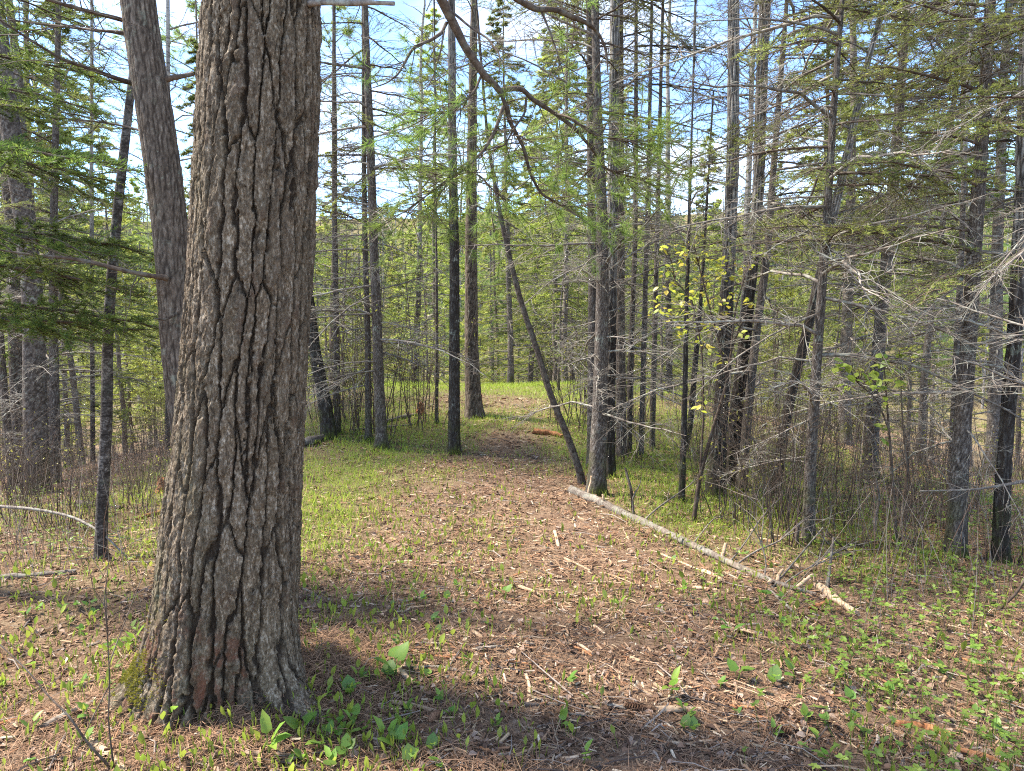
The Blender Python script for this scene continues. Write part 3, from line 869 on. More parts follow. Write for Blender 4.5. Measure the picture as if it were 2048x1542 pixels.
    # drooping limb over the path with its green needle tufts
    B = [
        ([(560, -330, Yc + .05), (720, -220, 3.6), (830, -100, 3.95), (872, -20, 4.1), (905, 48, 4.2), (938, 108, 4.25), (972, 152, 4.3), (1000, 182, 4.35)], [34, 24, 20, 19, 18, 16, 14, 12], 0),
        ([(998, 180, 4.35), (1042, 178, 4.4), (1072, 202, 4.45), (1108, 226, 4.5), (1150, 258, 4.5), (1185, 298, 4.55), (1212, 338, 4.6), (1252, 352, 4.7), (1320, 362, 4.8)], [11, 10, 9, 8, 7.5, 6, 5, 4, 2], 26),
        ([(1001, 182, 4.35), (1008, 205, 4.35), (1022, 246, 4.4), (1046, 292, 4.5), (1060, 350, 4.55), (1084, 390, 4.6), (1128, 414, 4.7), (1180, 410, 4.8)], [10, 9, 8, 7, 6, 5, 3.5, 2], 22),
        ([(1007, 212, 4.35), (990, 262, 4.3), (968, 302, 4.25), (930, 338, 4.2), (898, 356, 4.2), (858, 388, 4.2), (826, 410, 4.2)], [8, 7, 6, 5, 4, 3, 1.5], 22),
        ([(893, 45, 4.2), (884, 66, 4.15), (862, 80, 4.1), (826, 96, 4.05), (812, 120, 4.0), (795, 150, 3.95), (774, 166, 3.9), (738, 178, 3.9)], [7, 7, 6.5, 6, 5, 4, 3, 1.5], 3),
        ([(964, 146, 4.3), (952, 178, 4.25), (930, 205, 4.2), (900, 222, 4.15), (862, 226, 4.1)], [5, 5, 4, 3, 1.5], 14),
        ([(1108, 226, 4.5), (1140, 236, 4.4), (1190, 270, 4.4), (1240, 282, 4.4), (1300, 284, 4.4)], [5, 5, 4, 3, 1.5], 16),
        ([(1052, 196, 4.4), (1050, 226, 4.35), (1032, 252, 4.3), (1010, 290, 4.3), (985, 300, 4.3)], [5, 4.5, 4, 3, 1.5], 10),
        ([(925, 338, 4.2), (960, 352, 4.4), (985, 378, 4.5), (1010, 400, 4.6)], [4, 3.5, 2.5, 1.5], 8),
        ([(900, 20, 4.1), (940, 55, 3.9), (975, 75, 3.8), (1000, 110, 3.7), (998, 150, 3.6)], [5, 4.5, 4, 3, 2], 0),
        ([(820, -120, 3.9), (960, -60, 4.3), (1040, 2, 4.6), (1070, 19, 4.7), (1110, 20, 4.8), (1162, 40, 4.9), (1192, 58, 5.0), (1212, 96, 5.0), (1216, 150, 5.0)], [14, 12, 11, 11, 10, 9, 7, 5, 2], 4),
        ([(1082, 20, 4.75), (1098, 60, 4.7), (1112, 96, 4.7), (1128, 152, 4.7)], [5, 4, 3, 1.5], 2),
        ([(888, 62, 4.15), (882, 100, 4.1), (868, 150, 4.05), (852, 182, 4.0)], [4, 3, 2.5, 1.5], 0),
    ]
    r = np.random.default_rng(21)
    for pts, wid, nt_ in B:
        ob, Q_ = limb('drooping_branch', pts, wid)
        if nt_ == 0: continue
        mt = MB(); mn = MB(); tw = []; tr = []; cen = []; cdir = []
        for i in range(int(nt_ * 1.6)):
            t = (0.25 + 0.75 * r.random()) * (len(Q_) - 1); i0 = int(min(t, len(Q_) - 2)); p = Q_[i0] * (1 - (t - i0)) + Q_[i0 + 1] * (t - i0)
            d = nrm(Q_[i0 + 1] - Q_[i0]) * 0.7 + r.normal(0, 0.6, 3); d[2] += 0.05
            q = curve_path(p, d, 0.16 + 0.34 * r.random(), 5, 0.05, 0.16, r)
            tw.append(q); tr.append(np.linspace(0.0032, 0.0014, 5))
            for c in range(3 + int(3 * r.random())):
                u_ = 0.5 + 0.5 * r.random() if c else 1.0
                cen.append(np.array([np.interp(u_, np.linspace(0, 1, 5), q[:, x]) for x in range(3)])); cdir.append(nrm(q[-1] - q[-2]) + r.normal(0, 0.3, 3))
        tubes(mt, np.array(tw), np.array(tr), 4, 0)
        link('twig', mt.mesh('twig', [M_twig]), ob)['kind'] = 'stuff'
        cen = np.repeat(np.array(cen), 20, 0); cdir = np.repeat(nrm(np.array(cdir)), 20, 0); n = len(cen)
        dd = cdir * 0.75 + r.normal(0, 0.62, (n, 3))
        X, Yv, Z = frames(dd, r.random(n) * 6.28); ln = 0.055 + 0.04 * r.random(n)
        scatter(mn, NEEDLE_T, [(0, 1, 2)], cen - cdir * 0.03 * r.random((n, 1)), X, Yv, Z, np.stack([np.full(n, 0.0027), ln, ln], 1), 0, green(r, n, (0.10, 0.16, 0.03), (0.22, 0.29, 0.06), 0.4))
        tag(link('needles', mn.mesh('needles', [M_needle]), ob), None, None, None, 'stuff')
    # crown far above the picture
    link('crown', CROWNS['pine'][0][0], root, (x_all[-1] * 0.7, 0, 4.5), (0, 0, 1.0), (1.15, 1.15, 0.95))
    return root
big_pine()

# ------------------------------------------------------------------ trees with a place of their own
def near_tree(name, pix, wid, label, H, kind, mat, seed, Y=None, cat='tree', group=None, dead=None, live=None, half=None, crown=None, flare=0.45, zfine=4.6, seg=30):
    base, path = trunk_from_pixels(pix, wid, Y, H)
    root = empty(name, base, label, cat, group)
    me = trunk_mesh('trunk', path, kind, mat, seed, seg=seg, flare=flare, zfine=zfine)
    link('trunk', me, root)
    if dead: put_branches(root, path, *dead[:3], DEAD, dead[3], dead[4] if len(dead) > 4 else (-24, 22), seed, 'dead_branch', dead[5] if len(dead) > 5 else None)
    if half: put_branches(root, path, *half[:3], HALF, half[3], half[4] if len(half) > 4 else (-12, 12), seed + 1, 'sparse_branch')
    if live: put_branches(root, path, *live[:3], LIVE, live[3], live[4] if len(live) > 4 else (-12, 12), seed + 2, 'needle_branch')
    if crown:
        me, ch = CROWNS[crown[0]][crown[1]]
        zt = path.p[-1, 2]; p, _ = on_trunk(path, crown[2])
        s = (zt - crown[2]) / (ch - 1.0)
        link('crown', me, root, p + np.array([0, 0, -1.0 * s]), (0, 0, seed), (s * 1.3, s * 1.3, s))
    return root, path

# left of the big pine
lp_root, lp_path = near_tree('leaning_pine', [(440, 1180), (400, 960), (368, 760), (353, 640), (345, 500), (327, 345), (304, 190), (275, 0)], [110, 82, 74, 68, 66, 70, 70, 67], 'thick grey brown pine leaning left directly behind the foreground pine', 14, 'pine2', M_pine2, 1, seg=64)
def add_limb(root, pts, wid, name, mat, n=9, seed=0, twigs=0):
    b = np.array(root.location)
    P = np.array([at(x, y, Y_) for x, y, Y_ in pts]) - b
    Q_ = resample(P, len(P) * 7, 3)
    rw = np.interp(np.linspace(0, len(P) - 1, len(Q_)), np.arange(len(P)), [0.5 * w_ * Y_ / F for w_, (_, _, Y_) in zip(wid, pts)])
    o = link(name, log_mesh(name, Q_, rw, mat, seed, n, len(Q_), 0.10, 0.3), root)
    if twigs:
        r = np.random.default_rng(seed + 50); mb = MB(); tw = []
        for k in range(twigs):
            t = (0.2 + 0.8 * r.random()) * (len(Q_) - 1); p = Q_[int(t)]
            tw.append(curve_path(p, nrm(Q_[-1] - Q_[0]) * 0.8 + r.normal(0, 0.6, 3), 0.15 + 0.4 * r.random(), 5, 0.08, 0.14, r))
        tubes(mb, np.array(tw), np.tile(np.linspace(0.0032, 0.0009, 5), (twigs, 1)), 4, 0)
        link('twig', mb.mesh('twig', [mat]), o)['kind'] = 'stuff'
    return o
lpY = float(lp_root.location[1])
for k_, (pts_, wid_, tw_) in enumerate((
        ([(332, 556, lpY - .1), (300, 551, lpY - .2), (250, 542, lpY - .3), (190, 526, lpY - .35), (140, 516, lpY - .4), (70, 511, lpY - .5), (0, 500, lpY - .6)], [12, 9, 8, 8, 7, 5, 3], 10),
        ([(272, 168, lpY), (235, 158, lpY - .1), (180, 137, lpY - .2), (130, 122, lpY - .3), (60, 80, lpY - .4), (0, 40, lpY - .5)], [10, 9, 7, 6, 5, 3], 14),
        ([(252, 66, lpY), (210, 62, lpY), (170, 58, lpY + .1), (100, 50, lpY + .2), (20, 40, lpY + .3)], [8, 6, 5, 4, 3], 14),
        ([(245, 40, lpY), (190, 26, lpY - .2), (130, 10, lpY - .3), (60, -12, lpY - .4)], [9, 8, 7, 5], 8),
        ([(285, 262, lpY), (240, 250, lpY + .2), (170, 240, lpY + .3), (100, 236, lpY + .4)], [5, 4, 3, 2], 8),
        ([(330, 160, lpY), (345, 156, lpY), (385, 148, lpY + .1)], [12, 10, 8], 0),
        ([(348, 630, lpY - .1), (330, 640, lpY - .2), (310, 637, lpY - .25)], [7, 5, 3], 0))):
    add_limb(lp_root, pts_, wid_, 'dead_branch', M_twig, 8, k_, tw_)
add_limb(lp_root, [(328, 230, lpY + .03), (347, 330, lpY + .03), (362, 420, lpY + .03), (376, 520, lpY + .03), (388, 620, lpY + .03)], [8, 15, 18, 18, 14], 'bare_wood_strip', M_greywood, 12, 9)
near_tree('birch_tree', [(200, 1115), (205, 1000), (213, 850), (216, 650), (226, 520), (240, 370), (252, 270), (263, 170), (274, 70), (284, 0)], [24, 22, 22, 20, 19, 18, 17, 15, 14, 13], 'slender mottled black and white birch trunk standing left of the leaning pine', 9, 'birch', M_birch, 2, seg=24)
near_tree('spruce_tree', [(74, 985), (66, 600), (50, 440), (20, 250), (2, 100), (-10, 0)], [46, 38, 37, 36, 33, 30], 'stout grey spruce behind the green fir sprays near the left edge', 13, 'spruce', M_spruce, 3, dead=(0.6, 3.4, 14, (0.5, 1.0)), half=(2.2, 4.6, 10, (0.7, 1.3)), seg=40)
near_tree('spruce_tree', [(42, 975), (31, 700), (25, 450), (5, 250), (-10, 60)], [26, 25, 25, 24, 22], 'dark spruce trunk close behind the stout grey spruce at the left edge', 12, 'spruce', M_spruce, 4, dead=(0.6, 3.6, 12, (0.5, 1.0)))
near_tree('spruce_tree', [(112, 965), (106, 600), (108, 400), (113, 200), (118, 0)], [20, 16, 14, 12, 10], 'thin spruce just right of the stout grey spruce on the left', 11, 'spruce', M_spruce, 5, dead=(0.4, 3.8, 26, (0.6, 1.3)), half=(2.6, 5.0, 12, (0.6, 1.2)))
near_tree('spruce_tree', [(28, 985), (12, 830), (2, 700), (-12, 500)], [16, 15, 14, 13], 'thin dark trunk curving out at the left edge beside the stout spruce', 9, 'spruce', M_spruce, 6, dead=(0.4, 2.2, 10, (0.5, 0.9)))
near_tree('bare_tree', [(186, 930), (184, 600), (183, 300), (184, 0)], [9, 8, 7, 6], 'very slim pale trunk far behind the mottled birch on the left', 11, 'birch', M_birch, 7, Y=11.0, dead=(2.5, 6.5, 16, (0.6, 1.4), (10, 45)), seg=16)
near_tree('bare_tree', [(337, 940), (337, 500), (336, 250), (336, 0)], [9, 9, 8, 7], 'slim bare sapling seen in the gap between leaning pine and foreground pine', 10, 'birch', M_birch, 8, Y=10.0, dead=(2.5, 6.5, 18, (0.6, 1.3), (10, 45)), seg=16)

# between the big pine and the path
near_tree('leaning_tree', [(660, 876), (645, 780), (629, 700), (618, 600), (602, 470)], [30, 26, 23, 21, 19], 'dark crooked trunk leaning left just right of the foreground pine', 9, 'dark', M_blackbark, 9, dead=(1.2, 4.5, 10, (0.5, 1.1)))
near_tree('spruce_tree', [(675, 868), (672, 600), (669, 450), (668, 250), (668, 0)], [14, 12, 11, 9, 7], 'thin spruce behind the dark crooked leaning trunk', 11, 'spruce', M_spruce, 10, dead=(0.5, 4.2, 22, (0.5, 1.1)))
near_tree('spruce_tree', [(737, 880), (735, 650), (730, 500), (728, 340), (727, 150), (726, 0)], [14, 12, 11, 10, 8, 6], 'thin dark spruce close behind and left of the mossy footed spruce', 11, 'spruce', M_spruce, 11, dead=(0.6, 4.5, 20, (0.5, 1.1)))
near_tree('spruce_tree', [(764, 897), (757, 750), (752, 600), (748, 500), (742, 330), (737, 200), (732, 60), (730, 0)], [24, 21, 19, 18, 17, 15, 12, 11], 'spruce with moss covered foot and grey dead branches left of the path', 12, 'spruce', M_spruce, 12, dead=(0.9, 4.6, 36, (0.7, 1.7), (-10, 16)), half=(2.6, 5.6, 20, (0.8, 1.6)), flare=0.75, seg=36)
near_tree('young_spruce', [(873, 846), (874, 700), (873, 520), (872, 400)], [8, 7, 5, 3], 'very thin dark young spruce stem rising beside the path left of the black mottled trunk', 6, 'spruce', M_spruce, 13, dead=(0.8, 2.4, 10, (0.3, 0.6)), live=(2.4, 4.8, 16, (0.4, 0.8)), seg=16)
near_tree('maple_tree', [(908, 906), (909, 700), (909, 500), (906, 350), (904, 250), (904, 100), (903, 0)], [25, 22, 20, 18, 17, 16, 14], 'straight black trunk mottled with pale lichen standing at the left edge of the path', 12, 'dark', M_blackbark, 14, dead=(3.6, 5.6, 8, (0.6, 1.3), (15, 50)), seg=36, flare=0.35)
near_tree('pine_tree', [(948, 831), (943, 700), (942, 500), (943, 350), (945, 200), (948, 0)], [34, 28, 24, 21, 18, 14], 'straight grey pine trunk on the rise where the path bends', 14, 'pine2', M_pine2, 15, dead=(2.6, 4.2, 5, (0.8, 1.5)), live=(4.4, 7.0, 7, (0.8, 1.5)), seg=32)
near_tree('leaning_tree', [(1168, 968), (1131, 860), (1100, 790), (1075, 700), (1046, 620), (1020, 520), (1000, 430), (985, 340), (974, 270)], [17, 15, 14, 13, 12, 11, 10, 8, 6], 'slim dead trunk leaning left across the path from the log end', 5.2, 'dark', M_darkwood, 16, dead=(2.6, 4.6, 6, (0.3, 0.7)), flare=0.2)

# right of the path: the clump
near_tree('spruce_tree', [(1193, 988), (1200, 800), (1205, 600), (1205, 450), (1200, 340), (1194, 200), (1190, 0)], [38, 29, 26, 24, 21, 18, 15], 'speckled grey spruce with many dead branches rising behind the log end', 13, 'spruce', M_spruce, 17, dead=(0.7, 4.5, 40, (0.6, 1.25), (-16, 32)), half=(2.8, 5.6, 20, (0.6, 1.2)), seg=44)
near_tree('poplar_tree', [(1218, 958), (1221, 700), (1225, 400), (1228, 200), (1230, 0)], [26, 23, 22, 21, 19], 'black barked poplar touching the speckled spruce on its right side', 13, 'poplar', M_poplar, 18, seg=36)
near_tree('spruce_tree', [(1184, 932), (1186, 600), (1183, 400), (1180, 150), (1178, 0)], [22, 19, 17, 14, 12], 'smooth brown trunk peeking out behind the left side of the speckled spruce', 12, 'spruce', M_spruce, 19, dead=(2.0, 5.5, 22, (0.6, 1.4)), half=(4, 6.5, 10, (0.7, 1.4)))
near_tree('poplar_tree', [(1243, 912), (1241, 700), (1240, 450), (1240, 200), (1240, 0)], [22, 19, 17, 15, 13], 'brown trunk standing just behind the black barked poplar of the clump', 12, 'pine2', M_pine2, 20)
near_tree('spruce_tree', [(1258, 906), (1262, 700), (1270, 500), (1272, 300), (1272, 50)], [12, 11, 10, 9, 7], 'thin spruce pole at the right side of the trunk clump', 11, 'spruce', M_spruce, 21, dead=(0.6, 5.5, 26, (0.5, 1.2)), live=(4.4, 7, 10, (0.7, 1.3)), seg=20)
near_tree('spruce_tree', [(1282, 912), (1290, 600), (1298, 300), (1304, 0)], [11, 10, 8, 6], 'thin pole spruce in the bright grass right of the trunk clump', 11, 'spruce', M_spruce, 22, dead=(0.5, 5.5, 28, (0.5, 1.2)), half=(4, 7, 14, (0.7, 1.3)), seg=20)
near_tree('spruce_tree', [(1304, 898), (1311, 600), (1316, 400), (1322, 150), (1326, 0)], [12, 10, 9, 7, 6], 'thin twiggy spruce midway between the trunk clump and the twin black poplars', 11, 'spruce', M_spruce, 23, dead=(0.6, 4.6, 22, (0.5, 1.1)), live=(4.6, 7.2, 12, (0.6, 1.1)), seg=20)
near_tree('bare_tree', [(1363, 1005), (1368, 850), (1370, 790), (1373, 610), (1378, 440), (1384, 250)], [14, 12, 11, 9, 7, 4], 'thin dark forked stem left of the yellow leafed sapling', 5, 'dark', M_blackbark, 24, dead=(1.6, 4.0, 10, (0.4, 0.9), (10, 50)), seg=20)
near_tree('leaning_tree', [(1366, 905), (1380, 865), (1391, 719), (1402, 600)], [14, 13, 11, 8], 'short dark trunk leaning right behind the thin forked stem', 4.2, 'dark', M_blackbark, 25, dead=(1.2, 3.2, 6, (0.4, 0.8)), seg=20)

# right: poplars and spruces
near_tree('poplar_tree', [(1430, 990), (1437, 900), (1447, 750), (1453, 600), (1461, 450), (1466, 300), (1467, 0)], [42, 32, 29, 27, 26, 25, 23], 'tall poplar with black furrowed foot and pale upper bark, left one of the pair', 13, 'poplar', M_poplar, 26, dead=(4.0, 5.6, 5, (0.6, 1.2), (20, 55)), seg=48)
near_tree('poplar_tree', [(1458, 978), (1475, 800), (1490, 680), (1502, 560), (1516, 400), (1522, 200), (1530, 0)], [30, 27, 25, 24, 23, 24, 24], 'black footed poplar leaning right out of the base of the pale topped poplar', 13, 'poplar', M_poplar, 27, dead=(3.4, 5.6, 5, (0.6, 1.2), (20, 55)), seg=44)
near_tree('spruce_tree', [(1482, 985), (1497, 810), (1515, 646), (1534, 518), (1545, 365), (1559, 183), (1574, 0)], [20, 18, 16, 15, 13, 11, 8], 'spruce with scaly reddish brown trunk just right of the two black poplars', 11, 'spruce', M_spruce, 28, dead=(0.5, 4.8, 34, (0.6, 1.5)), half=(2.4, 6.4, 34, (0.6, 1.4)), seg=30)
near_tree('poplar_tree', [(1547, 992), (1565, 880), (1580, 800), (1605, 700), (1622, 630), (1646, 520), (1669, 420), (1694, 310), (1713, 226), (1735, 120), (1764, 30)], [26, 21, 20, 20, 19, 18, 17, 16, 14, 13, 11], 'black trunk leaning strongly right with a pale bare top', 8, 'poplar', M_poplar, 29, dead=(3.2, 5.2, 8, (0.6, 1.3), (15, 50)), seg=32)
near_tree('spruce_tree', [(1616, 1082), (1622, 900), (1635, 700), (1646, 550), (1656, 400), (1668, 200), (1685, 0)], [26, 21, 19, 18, 15, 13, 9], 'lichen covered slim spruce standing in the scrub right of the leaning black trunk', 10, 'spruce', M_spruce, 30, dead=(0.5, 4.4, 38, (0.6, 1.5)), half=(1.9, 5.4, 36, (0.6, 1.4)), seg=34)
near_tree('spruce_tree', [(1738, 958), (1745, 850), (1755, 720), (1765, 600), (1776, 500), (1788, 350), (1798, 220), (1812, 40), (1815, 0)], [32, 26, 25, 24, 23, 21, 18, 14, 13], 'straight spruce with dark foot midway between the slim lichen spruce and the big right one', 13, 'spruce', M_spruce, 31, dead=(0.6, 4.4, 32, (0.6, 1.45)), half=(1.8, 7.0, 40, (0.8, 1.8)), live=(2.8, 7.5, 26, (0.8, 1.6)), seg=34)
near_tree('spruce_tree', [(1911, 1114), (1918, 950), (1928, 800), (1940, 650), (1949, 500), (1959, 350), (1969, 200), (1981, 0)], [42, 34, 31, 29, 27, 25, 23, 19], 'large speckled spruce near the right edge with long grey dead branches', 12, 'spruce', M_spruce, 32, dead=(0.7, 4.0, 34, (0.6, 1.3), (-25, 30)), half=(1.9, 5.0, 28, (0.7, 1.5)), live=(2.4, 5.2, 18, (0.7, 1.3)), seg=48)
near_tree('bare_tree', [(1902, 1000), (1914, 700), (1922, 520), (1930, 300)], [15, 13, 11, 8], 'pale thin trunk half hidden behind the left side of the large right spruce', 8, 'birch', M_birch, 33, seg=20)
near_tree('poplar_tree', [(2001, 1128), (2004, 980), (2018, 800), (2031, 650), (2038, 500), (2046, 300), (2052, 0)], [34, 29, 27, 27, 26, 24, 22], 'black barked trunk with mossy foot at the very right edge', 12, 'poplar', M_poplar, 34, dead=(1.4, 3.6, 10, (0.5, 1.2)), seg=40)
# spruce just outside the picture whose dead boughs reach in from the right
near_tree('spruce_tree', [(2180, 1260), (2195, 800), (2205, 400), (2215, 0)], [48, 42, 38, 32], 'lichen grey dead boughs reaching in from a spruce beyond the right edge', 10, 'spruce', M_spruce, 35, dead=(0.9, 3.6, 6, (0.7, 1.05), (-30, 22), (120, 215)), live=(2.2, 3.6, 5, (0.8, 1.4)), seg=32)

# balsam fir just left of the picture: flat green sprays in front of the left trunks
def fir():
    base = gpt(-150, 1180); root = empty('fir_tree', base, 'green flat needled fir boughs hanging in layers in front of the left trunks', 'tree')
    H = 9.0
    path = Path([(0, 0, 0), (0.0, 0, 3), (0.05, 0, 6), (0.05, 0, H)], [0.09, 0.08, 0.05, 0.01])
    link('trunk', trunk_mesh('trunk', path, 'spruce', M_spruce, 36, seg=28), root)
    r = random.Random(5)
    base_v = np.array(base)
    tips = [(250, 195, 1.2), (235, 245, 1.1), (215, 335, 1.1), (225, 395, 1.0), (60, 320, 1.3), (285, 500, 1.1), (235, 545, 1.1), (265, 600, 1.05), (330, 655, 1.15), (300, 690, 1.0), (205, 705, 0.8), (100, 560, 1.0), (60, 250, 1.0), (90, 120, 1.3), (200, 60, 1.5)]
    for i, (px, py, dy) in enumerate(tips):
        tip = at(px, py, base_v[1] + (dy - 1.1) * 2.0 + r.uniform(-0.5, 0.3)) - base_v
        z0 = tip[2] + 0.10 + 0.22 * r.random()
        p, _ = on_trunk(path, max(0.4, z0))
        d = tip - p; L = float(np.linalg.norm(d))
        a = math.atan2(d[1], d[0]); e = math.atan2(d[2] + 0.07 * L, math.hypot(d[0], d[1]))
        link('fir_bough', FIR[i % 3], root, p, (r.uniform(-0.2, 0.2), -e, a), L)
fir()

# ------------------------------------------------------------------ saplings with fresh leaves
LEAF_V = [(0, 0, 0), (-0.30, 0.28, 0.05), (0, 0.3, 0), (0.30, 0.28, 0.05), (-0.34, 0.6, 0.03), (0, 0.62, -0.02), (0.34, 0.6, 0.03), (0, 1.0, -0.07)]
LEAF_T = [(0, 2, 1), (0, 3, 2), (1, 2, 5), (1, 5, 4), (2, 3, 6), (2, 6, 5), (4, 5, 7), (5, 6, 7)]
def leaf_mesh(c, width=1.0, curl=1.0, base_round=False):
    v = np.array(LEAF_V, float); v[:, 0] *= width; v[:, 2] *= curl
    if base_round: v[1, 1] = v[3, 1] = 0.12; v[1, 0] *= 1.25; v[3, 0] *= 1.25
    mb = MB(); mb.add(v, t=LEAF_T, col=np.array(c)); return mb.mesh('leaf', [M_leaf])
YLEAF = [leaf_mesh(c, 0.85) for c in ((0.38, 0.42, 0.05), (0.44, 0.44, 0.06), (0.34, 0.40, 0.06), (0.46, 0.40, 0.06))]
GLEAF = [leaf_mesh(c, 0.85) for c in ((0.17, 0.27, 0.04), (0.22, 0.30, 0.05), (0.26, 0.32, 0.06))]
def sapling(label, stems, Y, tips, leaves, nleaf, seed, lsz, name='leafy_sapling'):
    r = random.Random(seed); rn = np.random.default_rng(seed)
    b = gpt(*stems[0][0][0]); b = np.array(b)
    root = empty(name, b, label, 'sapling')
    mb = MB(); nodes = []
    for pts, w0, w1 in stems:
        P = np.array([at(x, y, b[1]) for x, y in pts]) - b
        if pts is stems[0][0]: P[0] = (0, 0, -0.03)
        t = np.linspace(0, len(P) - 1, len(P) * 5)
        Q_ = np.stack([np.interp(t, np.arange(len(P)), P[:, c]) for c in range(3)], -1)
        for _ in range(2): Q_[1:-1] = (Q_[:-2] + 2 * Q_[1:-1] + Q_[2:]) / 4
        tubes(mb, Q_, np.linspace(w0, w1, len(Q_)) * 0.5 * b[1] / F, 7, 0); nodes.append(Q_)
    link('stem', mb.mesh('stem', [M_twig]), root)
    mt = MB(); tp = []
    allp = np.concatenate([q[len(q) // 2:] for q in nodes])
    for (px, py) in tips:
        p = at(px, py, b[1] + r.uniform(-0.45, 0.45)) - b
        dist = np.linalg.norm((allp - p) * np.array([1, 0.3, 1]), axis=1) + 0.6 * np.maximum(0, allp[:, 2] - p[2] + 0.05)
        s = allp[np.argmin(dist)]
        q = np.array([s, s * 0.6 + p * 0.4 + np.array([0, 0, 0.04]), p]); tubes(mt, q, np.array([0.0042, 0.003, 0.0018]), 4, 0); tp.append(p)
    link('twig', mt.mesh('twig', [M_twig]), root)['kind'] = 'stuff'
    for i in range(nleaf):
        p = tp[i % len(tp)] + rn.normal(0, 0.022, 3)
        link('leaf', leaves[r.randrange(len(leaves))], root, p, (r.uniform(-1.0, 0.4), r.uniform(-0.7, 0.7), r.uniform(0, 6.28)), lsz * r.uniform(0.65, 1.15))
rr_ = random.Random(12)
ytips = [(x + rr_.uniform(-14, 14), y + rr_.uniform(-10, 10)) for x, y in ((1330, 580), (1345, 620), (1360, 660), (1320, 610), (1385, 500), (1400, 525), (1365, 530), (1420, 510), (1440, 540), (1395, 560), (1380, 590), (1410, 585), (1440, 600), (1455, 560), (1480, 545), (1500, 530), (1505, 600), (1475, 585), (1490, 665), (1440, 650), (1415, 640), (1380, 640), (1345, 545), (1405, 690), (1430, 700), (1455, 530), (1520, 500), (1340, 490), (1395, 480), (1420, 560), (1372, 612), (1450, 625), (1405, 810), (1440, 720)) for _ in (0, 1)]
sapling('sapling hung with bright yellow leaves in front of the twin black poplars',
        [([(1386, 1045), (1400, 950), (1425, 860), (1453, 770), (1462, 700), (1490, 630)], 10, 3), ([(1455, 765), (1440, 690), (1420, 620), (1400, 540), (1388, 490)], 5, 2), ([(1400, 950), (1408, 820), (1404, 700), (1385, 600), (1350, 560)], 5, 2), ([(1462, 700), (1470, 620), (1490, 550), (1510, 510)], 4, 2)], None, ytips, YLEAF, 295, 3, 0.058)
gtips = [(1700, 760), (1720, 752), (1742, 748), (1755, 765), (1772, 770), (1788, 772), (1690, 772), (1735, 790), (1765, 740), (1780, 790), (1795, 700), (1765, 715), (1780, 725), (1700, 735), (1675, 735), (1745, 720), (1840, 730), (1760, 850), (1770, 875)]
sapling('thin sapling with a few fresh green leaves left of the large right spruce',
        [([(1795, 1090), (1785, 950), (1778, 860), (1772, 780), (1768, 730)], 7, 2), ([(1810, 1060), (1815, 940), (1805, 850), (1800, 720)], 5, 2), ([(1778, 860), (1755, 800), (1715, 765)], 4, 2)], None, gtips, GLEAF, 80, 4, 0.075)

# ------------------------------------------------------------------ the woods behind
mid_trunks = {'spruce': [slim_trunk(500 + i, 11.5, 0.06 + 0.02 * i, M_spruce) for i in range(3)], 'yellow': [slim_trunk(510 + i, 10.5, 0.08, M_spruce) for i in range(2)], 'pine': [slim_trunk(520, 13, 0.09, M_pine2)], 'bare': [slim_trunk(530 + i, 12, 0.075, M_birch) for i in range(2)], 'small': [slim_trunk(540, 4.5, 0.03, M_spruce)]}
MID = {
    'spruce': ('spruce_tree', 'slender spruce with grey dead lower twigs among the woods beyond the path', 'spruces in the woods behind'),
    'yellow': ('larch_tree', 'yellow green conifer with needles coloured to look sunlit among the woods beyond the path', 'yellow green conifers in the woods behind'),
    'pine': ('pine_tree', 'soft tufted light green pine among the woods beyond the path', 'pines in the woods behind'),
    'bare': ('birch_tree', 'bare pale stemmed birch with tiny spring buds among the woods beyond the path', 'birches in the woods behind'),
    'small': ('young_spruce', 'young bushy spruce below the taller trees beyond the path', 'young spruces in the woods behind'),
}
MANY = []
def mid_tree(kind, x, y, s, r):
    nm, lab, grp = MID[kind]
    root = empty(nm, (x, y, float(hgt(x, y)) - 0.05), lab, 'tree', grp)
    MANY.append((root, 'tree', 1024 + F * x / y, y))
    i = r.randrange(len(CROWNS[kind])); rz = r.uniform(0, 6.28); ln = (r.gauss(0, 0.025), r.gauss(0, 0.025), rz)
    link('trunk', r.choice(mid_trunks[kind]), root, (0, 0, 0), ln, s)
    link('crown', CROWNS[kind][i][0], root, (0, 0, 0), ln, (s * r.uniform(0.85, 1.2), s * r.uniform(0.85, 1.2), s))
